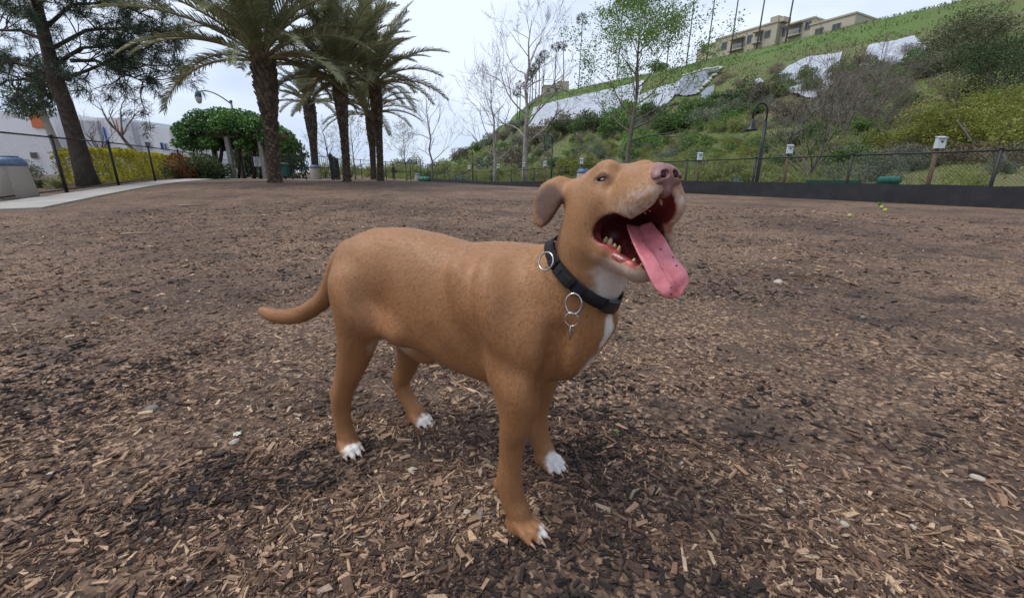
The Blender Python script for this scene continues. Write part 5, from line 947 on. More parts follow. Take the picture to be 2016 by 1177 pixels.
# --- tail
chain([(-.335, 0, .55, .03), (-.372, 0, .512, .033), (-.408, -.004, .462, .0285), (-.448, -.010, .403, .0255), (-.515, -.016, .358, .024), (-.57, -.02, .333, .0245), (-.625, -.024, .319, .0235), (-.68, -.028, .314, .0215), (-.722, -.030, .317, .0175), (-.750, -.031, .324, .011)], .02)
# --- head: its own frame at the nose tip: x forward, y to the dog's right, z up
NOSE = w2d(at(1316, 350, .628))
def _hd(yaw_w, pitch):                       # world heading of the muzzle -> columns in the dog's frame
    fw = np.array([math.cos(yaw_w), math.sin(yaw_w), 0]); fd = nrm(np.array([fw @ DF, fw @ DL, 0])); up = np.array([0, 0, 1.])
    rt = np.cross(fd, up)
    f2 = fd * math.cos(pitch) + up * math.sin(pitch); u2 = np.cross(rt, f2)
    return np.stack([f2, rt, u2], 1)
HR = _hd(math.radians(-72), math.radians(21)); HS = 1.0
def h2d(v): return NOSE + HS * (np.asarray(v, float) @ HR.T)
def d2h(q): return ((np.asarray(q) - NOSE) @ HR) / HS
JA = math.radians(36); JP = np.array([-.165, 0, -.012])
JR = np.array([[math.cos(JA), 0, math.sin(JA)], [0, 1, 0], [-math.sin(JA), 0, math.cos(JA)]])   # opens the lower jaw
def j2h(v): return JP + (np.asarray(v, float) - JP) @ JR.T
def h2j(v): return JP + (np.asarray(v) - JP) @ JR
def hell(c, r, k=.015, mode='u', rot=None, jaw=False):
    B = HR @ (JR if jaw else np.eye(3)); c = h2d(j2h(c) if jaw else c)
    if rot is not None: B = B @ rot
    ell(c, np.asarray(r) * HS, B, k, mode)
def hcap(a, b, ra, rb, k=.015, jaw=False):
    if jaw: a, b = j2h(a), j2h(b)
    cap(h2d(a), h2d(b), ra * HS, rb * HS, k)
hell((-.165, 0, .030), (.066, .060, .052), .03)                 # skull
hell((-.180, 0, .0), (.045, .052, .05), .035)                      # nape
chain([(*NC, .067), (*h2d((-.175, 0, -.02)), .058)], .035)
for sg in (-1, 1):
    hell((-.108, .034 * sg, .050), (.030, .020, .017), .018)     # brows
    hell((-.135, .050 * sg, .005), (.050, .023, .036), .025)     # cheek bones
    hell((-.165, .050 * sg, -.030), (.040, .026, .045), .03)     # chewing muscle
hcap((-.03, 0, .004), (-.115, 0, .020), .025, .038, .02)         # bridge
hell((-.055, 0, .002), (.058, .036, .027), .02)                  # muzzle block
for sg in (-1, 1):
    hell((-.034, .022 * sg, -.0205 + .0055 * sg), (.030, .0185, .0275 - .004 * sg), .012)    # lip front: the far side hangs lower
    hell((-.075, .033 * sg, -.0235 + .0045 * sg), (.050, .0145, .031 - .004 * sg), .016)    # hanging lip
    hell((-.110, .040 * sg, -.018), (.028, .012, .026), .016)
# lower jaw, opened; laid out as if closed
for sg in (-1, 1):
    hcap((-.165, .044 * sg, -.035), (-.105, .033 * sg, -.050), .026, .018, .02, True)
    hcap((-.105, .033 * sg, -.050), (-.048, .016 * sg, -.050), .016, .014, .014, True)
    hell((-.118, .046 * sg, -.036), (.030, .010, .022), .016, jaw=True)     # lower lip
hell((-.042, 0, -.053), (.018, .022, .014), .012, jaw=True)      # chin
hell((-.095, 0, -.064), (.065, .028, .014), .016, jaw=True)      # floor
hell((-.150, 0, -.070), (.050, .042, .024), .03, jaw=True)       # gullet
# ear: a folded flap, standing off the head and hanging down
def flap(pts, wid, thick, nrm_h, k=.008):
    """thin leaf through head-frame points"""
    n_ = nrm(h2d(nrm_h) - NOSE)
    for (p, w0), (q, w1) in zip(zip(pts, wid), zip(pts[1:], wid[1:])):
        a, b = h2d(p), h2d(q); m = max(w0, w1) + .004
        def fn(P, a=a, b=b, w0=w0, w1=w1):
            Q = P - ((P - a) @ n_)[..., None] * n_ * (1 - 1 / .999)
            off = (P - a); ab = b - a; t = np.clip((off @ ab) / (ab @ ab), 0, 1); r_ = off - t[..., None] * ab
            dn = r_ @ n_; tt = np.sqrt(np.maximum((r_ * r_).sum(-1) - dn * dn, 0)); w = w0 + (w1 - w0) * t
            dx = tt - (w - thick); dz = np.abs(dn) - thick * .2
            return np.minimum(np.maximum(dx, dz), 0) + np.sqrt(np.maximum(dx, 0) ** 2 + np.maximum(dz, 0) ** 2) - thick * .8
        put(np.minimum(a, b) - m, np.maximum(a, b) + m, fn, k)
for sg in (1, -1):
    hell((-.185, .055 * sg, .038), (.028, .020, .020), .02)
    flap([(-.185, .058 * sg, .050), (-.192, .080 * sg, .052), (-.197, .096 * sg, .044), (-.201, .106 * sg, .026), (-.203, .114 * sg, .006), (-.203, .119 * sg, -.008)], [.017, .0225, .0255, .0245, .019, .010], .0045, (.86, .5 * sg, .12))
# --- mouth and eye openings
hell((-.080, 0, -.040), (.078, .027, .026), .005, 'c')                          # palate
hell((-.030, 0, -.030), (.026, .016, .018), .005, 'c')
hell((-.098, -.043, -.062), (.040, .010, .050), .012)                              # far cheek, stretched between the jaws
for y_, ry_ in ((.034, .030), (-.020, .016)): hell((-.100, y_, -.048), (.042, ry_, .024), .006, 'c')
hell((-.092, 0, -.030), (.066, .026, .026), .005, 'c', jaw=True)                # between the jaws
hell((-.05, 0, -.034), (.03, .013, .014), .005, 'c', jaw=True)
hell((-.135, .002, -.045), (.050, .033, .036), .006, 'c')
def cavity(q):
    hq = d2h(q); jq = h2j(hq); d = f_ell(hq, (-.080, 0, -.040), (.078, .027, .026))
    for c_, r_ in (((-.030, 0, -.030), (.026, .016, .018)), ((-.100, .034, -.048), (.042, .030, .024)), ((-.100, -.020, -.048), (.042, .020, .045)), ((-.135, 0, -.045), (.050, .034, .036))): d = np.minimum(d, f_ell(hq, c_, r_))
    for c_, r_ in (((-.092, 0, -.030), (.066, .026, .026)), ((-.05, 0, -.034), (.03, .013, .014))): d = np.minimum(d, f_ell(jq, c_, r_))
    return d
EYE = {1: np.array((-.096, .0375, .033)), -1: np.array((-.096, -.0375, .033))}
for sg in (-1, 1):
    Re = rotz(.5 * sg)
    hell(EYE[sg] + np.array((0, .004 * sg, 0)), (.016, .014, .012), .012)
    hell(EYE[sg] + np.array((.004, .014 * sg, -.001)), (.012, .008, .0038), .003, 'c', rot=Re)
# --- soften joints away from the face and toes
def blur(A):
    A = A.copy(); A[1:-1] = (A[:-2] + 2 * A[1:-1] + A[2:]) * .25; A[:, 1:-1] = (A[:, :-2] + 2 * A[:, 1:-1] + A[:, 2:]) * .25
    A[:, :, 1:-1] = (A[:, :, :-2] + 2 * A[:, :, 1:-1] + A[:, :, 2:]) * .25; return A
_B = DG
for _ in range(7): _B = blur(_B)
_lz = np.clip((_ax[2] - .24) / .10, 0, 1)[None, None, :]; _w = np.clip((.30 - _ax[0]) / .08, 0, 1)[:, None, None] * _lz
_w = np.maximum(_w, np.clip((.56 - _ax[2]) / .05, 0, 1)[None, None, :] * _lz * np.ones((DN[0], 1, 1)))
DG = (DG * (1 - _w) + _B * _w).astype(np.float32); del _B, _w
# --- surface
_g = openvdb.FloatGrid(); _g.background = .05; _g.copyFromArray(np.ascontiguousarray(DG))
_pts, _quads = _g.convertToQuads(0.0)
DV = DLO + np.asarray(_pts) * DVX; DQ = np.asarray(_quads)[:, ::-1].astype(np.int64)
# keep the one connected surface (drop crumbs)
_lab = np.arange(len(DV))
for _ in range(400):
    m_ = _lab[DQ].min(1); new = _lab.copy()
    for c_ in range(4): np.minimum.at(new, DQ[:, c_], m_)
    new = new[new]
    if (new == _lab).all(): break
    _lab = new
_main = np.bincount(_lab).argmax(); keep = _lab == _main
_ix = np.cumsum(keep) - 1; DQ = _ix[DQ[keep[DQ[:, 0]]]]; DV = DV[keep]
def grid_at(q):                              # trilinear reading of the field
    u = (np.asarray(q) - DLO) / DVX; i = np.clip(np.floor(u).astype(int), 0, DN - 2); f_ = u - i; out = 0
    for a in (0, 1):
        for b in (0, 1):
            for c_ in (0, 1):
                out = out + DG[i[..., 0] + a, i[..., 1] + b, i[..., 2] + c_] * (f_[..., 0] if a else 1 - f_[..., 0]) * (f_[..., 1] if b else 1 - f_[..., 1]) * (f_[..., 2] if c_ else 1 - f_[..., 2])
    return out
def grid_n(q, e=.004):
    E_ = np.eye(3) * e; return nrm(np.stack([grid_at(q + E_[i]) - grid_at(q - E_[i]) for i in range(3)], -1))
DNV = grid_n(DV)
# --- coat colours by where they lie on the animal, plus a painted top highlight
def sm(x, a, b): t = np.clip((x - a) / (b - a), 0, 1); return t * t * (3 - 2 * t)
def coat(q, n):
    hq = d2h(q); ns = vnoise(q, 22, 3); nf = vnoise(q, 90, 2)
    tan = np.array([.300, .138, .055]); deep = np.array([.170, .077, .036]); gold_highlight = np.array([.37, .196, .09])
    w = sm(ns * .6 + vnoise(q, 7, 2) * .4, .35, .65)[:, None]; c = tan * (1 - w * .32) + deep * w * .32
    g_ = (sm(q[:, 2], .46, .62) * .5)[:, None]; c = c * (1 - g_) + gold_highlight * g_  # upper body lightened: a highlight from above put into the coat colour
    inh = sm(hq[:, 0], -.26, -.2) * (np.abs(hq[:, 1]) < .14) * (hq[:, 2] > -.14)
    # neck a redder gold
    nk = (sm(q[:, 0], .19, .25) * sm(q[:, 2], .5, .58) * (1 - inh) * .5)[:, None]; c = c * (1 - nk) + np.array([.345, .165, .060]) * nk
    white = np.array([.68, .635, .585])
    def blot(cen, rad, soft=.35):
        d_ = np.linalg.norm((q - np.asarray(cen)) / np.asarray(rad), axis=1) + (ns - .5) * .9 + (nf - .5) * .5; return 1 - sm(d_, 1 - soft, 1 + soft)
    wm = np.zeros(len(q))
    for cen, rad in WHITE: wm = np.maximum(wm, blot(cen, rad))
    # toes
    for (cx, cy, zz, rr) in ((.305, -.116, .0, .028), (.252, .103, .018, .042), (-.242, -.124, .018, .042), (-.162, .084, .018, .047)):
        d_ = np.linalg.norm((q - np.array([cx, cy, zz])), axis=1) + (nf - .5) * .02; wm = np.maximum(wm, 1 - sm(d_, rr * .8, rr * 1.1))
    c = c * (1 - wm[:, None]) + white * wm[:, None]
    # pale flank inside and belly
    bl = (1 - sm(np.linalg.norm((q - np.array([-.15, -.06, .335])) / np.array([.07, .05, .05]), axis=1) + (nf - .5) * .3, .7, 1.2))[:, None] * .7; c = c * (1 - bl) + np.array([.55, .40, .30]) * bl
    # muzzle: greyed sides, white lip edge
    gm = inh * sm(hq[:, 0], -.125, -.03) * (1 - sm(hq[:, 2] + (nf - .5) * .02, -.034, .004)) * sm(vnoise(q, 240, 2), .15, .8) * .7; c = c * (1 - gm[:, None]) + np.array([.60, .50, .44]) * gm[:, None]
    jq = h2j(hq); cm = inh * sm(jq[:, 0], -.12, -.06) * (1 - sm(jq[:, 2], -.052, -.044)) * .6 * (hq[:, 2] < -.03); c = c * (1 - cm[:, None]) + np.array([.58, .47, .40]) * cm[:, None]
    # nose leather
    nd = np.linalg.norm((hq - np.array([-.004, 0, .006])) / np.array([.020, .0235, .0225]), axis=1); nm = 1 - sm(nd, .88, 1.0); c = c * (1 - nm[:, None]) + np.array([.27, .125, .105]) * nm[:, None]
    pk = inh * (1 - sm(np.linalg.norm((hq - np.array([-.004, 0, -.026])) / np.array([.03, .016, .016]), axis=1), .6, 1.1)) * (1 - nm); c = c * (1 - pk[:, None] * .7) + np.array([.42, .17, .14]) * pk[:, None] * .7
    # ear lining
    ed = np.linalg.norm((hq - np.array([-.2, .100, .018])) / np.array([.05, .027, .044]), axis=1); el = (np.abs(hq[:, 0] + .2) < .03) * sm(hq[:, 1], .066, .078) * sm((n @ HR)[:, 0], .0, .35) * (1 - sm(ed, .75, 1.2)); c = c * (1 - el[:, None] * .95) + np.array([.080, .036, .026]) * el[:, None] * .95
    # mouth lining and dark lip rim
    cv = cavity(q); ml = 1 - sm(cv, .0015, .0045); lining = np.array([.105, .017, .016]) * (.6 + .9 * sm(ns, .3, .7))[:, None]; c = c * (1 - ml[:, None]) + lining * ml[:, None]
    lp = inh * sm((n @ HR @ JR)[:, 2], .25, .6) * sm(jq[:, 0], -.16, -.145) * (jq[:, 0] < -.034) * (np.abs(jq[:, 1]) < .055) * (jq[:, 2] > -.058) * (hq[:, 2] < -.035) * (cv < .014)
    c = c * (1 - lp[:, None]) + np.array([.36, .07, .065]) * (.6 + .8 * sm(nf, .3, .7))[:, None] * lp[:, None]; ml = np.maximum(ml, lp)
    ey = np.zeros(len(q))
    for sg in (1, -1): ey = np.maximum(ey, 1 - sm(np.linalg.norm((hq - EYE[sg] - np.array((.004, .014 * sg, -.001))) / np.array([.019, .016, .0085]), axis=1), .65, 1.0))
    c = c * (1 - ey[:, None] * .8) + np.array([.06, .025, .018]) * ey[:, None] * .8
    bald = np.clip(nm + ml + ey * .7, 0, 1)
    return c, bald
WHITE = [((.405, -.062, .560), (.034, .046, .056)), ((.385, -.026, .463), (.03, .011, .042)), ((.350, -.022, .375), (.032, .026, .034)), ((.30, -.005, .33), (.04, .02, .016))]
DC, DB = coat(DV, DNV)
def coatmat(name, wet=False):
    m, t, b, o = _new(name); a = t.nodes.new('ShaderNodeAttribute'); a.attribute_name = 'coat'
    n = noise(t, 260, 3); r = ramp(t, [(.3, (.92, .92, .92)), (.7, (1.07, 1.07, 1.07))]); t.links.new(n.outputs['Fac'], r.inputs[0])
    t.links.new(mixc(t, 1., a.outputs['Color'], r.outputs[0], 'MULTIPLY'), b.inputs['Base Color'])
    w = t.nodes.new('ShaderNodeAttribute'); w.attribute_name = 'bald'; mr = t.nodes.new('ShaderNodeMapRange')
    mr.inputs['To Min'].default_value = .52; mr.inputs['To Max'].default_value = .28; t.links.new(w.outputs['Fac'], mr.inputs['Value']); t.links.new(mr.outputs[0], b.inputs['Roughness'])
    b.inputs['Specular IOR Level'].default_value = .34
    b.inputs['Sheen Weight'].default_value = .02; b.inputs['Sheen Roughness'].default_value = .4
    bumpn(t, b, noise(t, 420, 3).outputs['Fac'], .25, .002)
    return m
M_COAT = coatmat('short_tan_coat')
dog = thing('dog', d2w((.0, 0., 0.)), 'reddish tan short haired dog standing on mulch, mouth wide open, tongue out', 'dog')
DORG = d2w(np.array((.0, 0., 0.)))
def dchild(name, V, F_, m, smooth=True, attrs=None, cattrs=None): return add_obj(name, np_mesh(name, V - DORG, F_, m, smooth, attrs, cattrs), dog)
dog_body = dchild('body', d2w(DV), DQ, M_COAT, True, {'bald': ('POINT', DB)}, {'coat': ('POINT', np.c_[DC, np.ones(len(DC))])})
# --- fur: short hairs lying along the coat
def make_fur(N):
    A_, B_, C_ = DV[DQ[:, 0]], DV[DQ[:, 1]], DV[DQ[:, 2]]; ar = np.linalg.norm(np.cross(B_ - A_, C_ - A_), axis=1)
    i = RNG.choice(len(DQ), N, p=ar / ar.sum()); u = RNG.random((N, 2))
    P = DV[DQ[i, 0]] * ((1 - u[:, :1]) * (1 - u[:, 1:])) + DV[DQ[i, 1]] * (u[:, :1] * (1 - u[:, 1:])) + DV[DQ[i, 2]] * (u[:, :1] * u[:, 1:]) + DV[DQ[i, 3]] * ((1 - u[:, :1]) * u[:, 1:])
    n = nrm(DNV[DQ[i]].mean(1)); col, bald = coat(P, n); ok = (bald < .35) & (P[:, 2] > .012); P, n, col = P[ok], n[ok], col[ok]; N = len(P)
    hq = d2h(P); inh = sm(hq[:, 0], -.25, -.19) * (hq[:, 2] > -.13) * (np.abs(hq[:, 1]) < .15)
    leg = 1 - sm(P[:, 2], .26, .36); tail = 1 - sm(P[:, 0], -.47, -.42)
    flow = np.stack([-np.ones(N), np.zeros(N), -.35 - .5 * sm(np.abs(n[:, 1]), .3, .9)], 1)
    nk = sm(P[:, 0], .2, .3)[:, None]; flow = flow * (1 - nk) + np.array([-.6, 0, -.9]) * nk
    flow = flow * (1 - leg[:, None]) + np.array([-.25, 0, -1.]) * leg[:, None]
    flow = flow * (1 - tail[:, None]) + np.array([-1, 0, .05]) * tail[:, None]
    hf = (np.array([-1, 0, -.25]) @ HR.T); flow = flow * (1 - inh[:, None]) + hf * inh[:, None]
    flow = nrm(flow + (np.stack([vnoise(P + k_, 9, 2) for k_ in (0, 9, 21)], 1) - .5) * .6 + RNG.normal(0, .12, (N, 3)))
    tng = nrm(flow - n * (flow * n).sum(1)[:, None]); side = np.cross(n, tng)
    Ln = (.0085 * (1 - .45 * inh) * (1 - .35 * leg) + .004 * tail) * RNG.uniform(.6, 1.25, N); Ln = Ln[:, None]
    w_ = (.00030 * RNG.uniform(.7, 1.3, N))[:, None]
    P0 = P - n * .0006; P1 = P + tng * Ln * .55 + n * Ln * .09; P2 = P + tng * Ln * .98 + n * Ln * .13
    V = np.stack([P0 - side * w_, P0 + side * w_, P2 + side * w_ * .3, P2 - side * w_ * .3], 1).reshape(-1, 3)
    F_ = np.arange(N)[:, None] * 4 + np.array([3, 2, 1, 0])
    col = col * np.exp(RNG.normal(0, .12, N))[:, None] * np.array([1.04, 1.0, .97])
    o = dchild('fur', d2w(V), F_, M_COAT, True, None, {'coat': ('POINT', np.c_[np.repeat(col, 4, 0), np.ones(N * 4)])})
    nw = n[:, :1] * DF + n[:, 1:2] * DL + np.stack([np.zeros(N), np.zeros(N), n[:, 2]], 1)
    tw = tng[:, :1] * DF + tng[:, 1:2] * DL + np.stack([np.zeros(N), np.zeros(N), tng[:, 2]], 1)
    o.data.normals_split_custom_set_from_vertices(np.repeat(nrm(nw + tw * .15 + RNG.normal(0, .10, (N, 3))), 4, 0).tolist())
    o['kind'] = 'stuff'; return o
dog_fur = make_fur(FUR_N) if FUR_N else None
# --- small pieces of the face, each grown at a finer grid in the head's frame
def hw(v): return d2w(h2d(np.asarray(v, float)))
HRW = np.stack([DF * HR[0, i] + DL * HR[1, i] + np.array([0, 0, HR[2, i]]) for i in range(3)], 1)
def fine(lo, hi, fn, vx=.0009):
    lo = np.asarray(lo, float); n = np.ceil((np.asarray(hi) - lo) / vx).astype(int); P = np.stack(np.meshgrid(*[lo[i] + np.arange(n[i]) * vx for i in range(3)], indexing='ij'), -1); g = openvdb.FloatGrid(); g.background = .01
    g.copyFromArray(np.ascontiguousarray(np.clip(fn(P), -.01, .01).astype(np.float32))); v, q = g.convertToQuads(0.); return lo + np.asarray(v) * vx, np.asarray(q)[:, ::-1].astype(np.int64)
M_EYE = mat('wet_dark_eye', (.05, .022, .010), (.018, .008, .005), 300, .05, spec=.6)
M_EYEW = mat('eye_white', (.34, .30, .28), (.26, .21, .19), 200, .12)
M_LID = mat('eyelid_skin', (.17, .080, .040), (.10, .045, .025), 300, .6, .3, 500, .001)
for sg in (1, -1):
    ec = EYE[sg] + np.array((.002, .0072 * sg, -.001)); Rl = rotz(.55 * sg) @ np.array([[1, 0, .25], [0, 1, 0], [-.25, 0, 1.]])
    eyeb = MB().ball(hw(ec), .0096, 16, 11).build('eye', M_EYE, dog, True, origin=DORG)
    MB().ball(hw(ec + np.array((.0052, .0062 * sg, -.0016))), (.0030, .0045, .0022), 10, 7, HRW).build('eye_white', M_EYEW, eyeb, True, origin=DORG)
    fc = ec + np.array((.006, .0085 * sg, -.0015))
    def lids(P, ec=ec, fc=fc, sg=sg):
        d = f_ell(P, ec, (.0125, .0118, .0112)); d = smin(d, f_ell(P, ec + np.array((-.002, .002 * sg, .006)), (.014, .0095, .0065)), .004)
        return smax(smax(d, -f_ell(P, ec, (.0094,) * 3), .001), -f_ell(P, fc, (.0108, .0085, .0029), Rl), .0012)
    V, Q = fine(ec - .02, ec + .02, lids); dchild('eyelid', hw(V), Q, M_LID)
M_NOSE = mat('nose_leather', (.25, .125, .108), (.175, .080, .070), 90, .40, .45, 700, .0012, spec=.5)
M_NOSTRIL_SHADE = mat('painted_nostril_shade', (.030, .010, .010), (.018, .007, .007), 80, .6)
def nose_field(P):
    Q = P.copy(); Q[..., 1] = np.abs(Q[..., 1]); d = f_ell(P, (-.012, 0, .006), (.0205, .0225, .0178)); d = smin(d, f_ell(Q, (-.011, .0128, .0005), (.0165, .0112, .0125), rotz(.25)), .006)
    d = smin(d, f_ell(P, (-.012, 0, -.012), (.0125, .0095, .0135)), .008)
    d = smax(d, -f_cap(Q, (.0125, .0082, .0040), (-.010, .0105, .0035), .0064, .0040), .0022)                 # nostril
    d = smax(d, -f_cap(Q, (.0075, .0112, .0005), (-.001, .0205, -.0030), .0022, .0022), .0020)              # its side slit
    d = smax(d, -f_cap(Q, (-.001, .0205, -.0030), (-.014, .0255, -.0010), .0020, .0014), .0020)
    return smax(d, -f_cap(P, (.0095, 0, .014), (.004, 0, -.026), .0011, .0013), .0016)                      # groove
V, Q = fine((-.036, -.028, -.030), (.014, .028, .027), nose_field); nose = dchild('nose', hw(V), Q, M_NOSE)
for sg in (1, -1): MB().ball(hw((-.0018, .0092 * sg, .0038)), (.0070, .0064, .0066), 12, 9, HRW).build('nostril_shade', M_NOSTRIL_SHADE, nose, True, origin=DORG)  # dark balls set in the holes, colour standing in for the shade inside
# --- tongue: a broad wet strip with a groove, over the lower teeth and out
TG = [(1257, 448, .715, .020), (1262, 462, .695, .0235), (1274, 480, .668, .0255), (1293, 505, .645, .0275), (1311, 532, .628, .0298), (1323, 553, .620, .0300), (1330, 570, .617, .025), (1334, 581, .617, .013)]
def make_tongue():
    P = np.array([at(a, b, c_) for a, b, c_, _ in TG]); Wd = np.array([w for *_, w in TG]); t0 = np.linspace(0, 1, len(P)); t1 = np.linspace(0, 1, 34)
    P = np.stack([np.interp(t1, t0, P[:, i]) for i in range(3)], 1)
    for _ in range(3): P[1:-1] = (P[:-2] + 2 * P[1:-1] + P[2:]) / 4
    Wd = np.interp(t1, t0, Wd); T = nrm(np.gradient(P, axis=0)); across0 = nrm(np.array([.93, .30, .20])); V = []
    ang = np.linspace(0, 2 * np.pi, 56, endpoint=False)
    for i in range(len(P)):
        ac = nrm(across0 - T[i] * (across0 @ T[i])); n_ = np.cross(ac, T[i]); n_ = n_ if n_[1] < 0 or n_[2] > .3 else -n_
        x = np.cos(ang); y = np.sin(ang); th = .0058 * (1 - .35 * t1[i]); wv = .0012 * np.sin(t1[i] * 19 + x * 2)
        gro = -np.exp(-(x / .17) ** 2) * .0075 * np.where(y > 0, 1, -.5) * min(1, t1[i] * 3 + .3) ; curl = (x * x) * (.008 * (1 - t1[i]) - .006 * t1[i] ** 2 + .004 * math.sin(t1[i] * 9))
        V.append(P[i] + np.outer(x * Wd[i], ac) + np.outer(np.sign(y) * np.abs(y) ** .7 * th + gro + curl + wv, n_))
    V = np.vstack([P[:1] + np.zeros((56, 3)), np.vstack(V), P[-1:] + T[-1:] * .004 + np.zeros((56, 3))]); m = len(P) + 2
    i = np.arange(m - 1)[:, None] * 56; j = np.arange(56)[None]; j2 = (j + 1) % 56
    mt, t, b, o = _new('tongue'); n1 = noise(t, 60, 5); r = ramp(t, [(.3, (.50, .135, .155)), (.7, (.66, .22, .235))]); t.links.new(n1.outputs['Fac'], r.inputs[0])
    t.links.new(r.outputs[0], b.inputs['Base Color']); b.inputs['Roughness'].default_value = .2; b.inputs['Subsurface Weight'].default_value = .12; b.inputs['Subsurface Radius'].default_value = (.006, .002, .002); b.inputs['Subsurface Scale'].default_value = .6
    bumpn(t, b, noise(t, 700, 2).outputs['Fac'], .3, .001)
    tg = dchild('tongue', V, np.stack([i + j, i + j2, i + 56 + j2, i + 56 + j], -1).reshape(-1, 4), mt)
    # specks of mulch stuck to it
    ms = mat('wet_speck', (.045, .02, .018), None, 200, .4)
    for k_, (u, a) in enumerate([(.30, .25), (.42, -.2), (.45, .4), (.55, .15), (.60, -.45), (.66, .5), (.72, .05), (.80, .3), (.84, -.1), (.88, .45), (.9, -.5), (.2, -.3), (.5, -.6)]):
        q = V[56 * (1 + int(u * 33)) + int((.25 + a * .22) * 56) % 56]
        MB().ball(q, np.array((.0019, .0013, .0010)) * RNG.uniform(.5, 1.3), 6, 5, rotz(k_)).build('speck', ms, tg, True, origin=DORG)
    return tg
tongue = make_tongue()
# --- teeth and gums
M_TOOTH = mat('tooth_ivory', (.62, .47, .24), (.48, .33, .15), 150, .25, spec=.5)
M_GUM = mat('wet_gum', (.34, .075, .07), (.16, .03, .03), 90, .22, .5, 200, .002, spec=.6)
def tooth(p, tip, r, jaw):
    p, tip = (hw(j2h(p)), hw(j2h(tip))) if jaw else (hw(p), hw(tip))
    MB().tube([p, p * .55 + tip * .45, p * .15 + tip * .85, tip], [r, r * .95, r * .55, r * .12], 8).build('tooth', M_TOOTH, dog, True, origin=DORG)
for sg in (1, -1):
    for x, y, hgt, r in ((-.120, .0290, .007, .0058), (-.107, .0280, .010, .0066), (-.094, .0265, .006, .0052), (-.083, .0245, .007, .0040)):
        tooth((x, y * sg, -.044), (x + .001, y * sg, -.044 + hgt + .010), r, True)
    tooth((-.050, .0150 * sg, -.049), (-.047, .0160 * sg, -.034), .0048, True)
    tooth((-.040, .0150 * sg, -.010), (-.042, .0150 * sg, -.028), .0045, False)
    for x in (-.068, -.082, -.096): tooth((x, .0235 * sg, -.012), (x, .024 * sg, -.026), .0046, False)
    for y in (.003, .008): tooth((-.024, y * sg, -.014), (-.025, y * sg, -.022), .0026, False); tooth((-.038, y * sg, -.046), (-.037, y * sg, -.038), .0024, True)
    gp = [(-.142, .038, -.042), (-.115, .0375, -.045), (-.088, .033, -.046), (-.062, .0265, -.045), (-.044, .018, -.0445)]
    MB().tube([hw(j2h((x, y * sg, z))) for x, y, z in gp], [.008, .0105, .0100, .0085, .006], 14).build('gum', M_GUM, dog, True, origin=DORG)
# --- claws
M_CLAW = mat('pale_claw', (.42, .26, .18), (.30, .16, .11), 120, .4)
for c_, yw, ln, wd in (((.222, -.114, 0), -.12, .104, .066), ((.178, .117, 0), -.30, .104, .066), ((-.330, -.103, 0), -.25, .095, .062), ((-.252, .103, 0), -.25, .095, .062)):
    for ly, fx in ((-.36, .56), (-.13, .70), (.13, .70), (.36, .56)):
        g = lambda v: d2w(np.asarray(c_) + rotz(yw) @ np.asarray(v, float))
        MB().tube([g((ln * (fx + .17), ly * wd * 1.12, .013)), g((ln * (fx + .25), ly * wd * 1.15, .0105)), g((ln * (fx + .31), ly * wd * 1.17, .004))], [.0034, .0028, .0009], 6).build('claw', M_CLAW, dog, True, origin=DORG)
# --- whiskers are too fine to see; saliva drop under the tongue tip
m_, t_, b_, o_ = _new('saliva'); b_.inputs['Base Color'].default_value = (.9, .9, .92, 1); b_.inputs['Roughness'].default_value = .05; b_.inputs['Transmission Weight'].default_value = .9
tip = at(1335, 584, .616)
MB().tube([tip, tip - [0, 0, .008], tip - [0, 0, .013]], [.0012, .0006, .0016], 8).build('saliva_drop', m_, dog, True, origin=DORG)
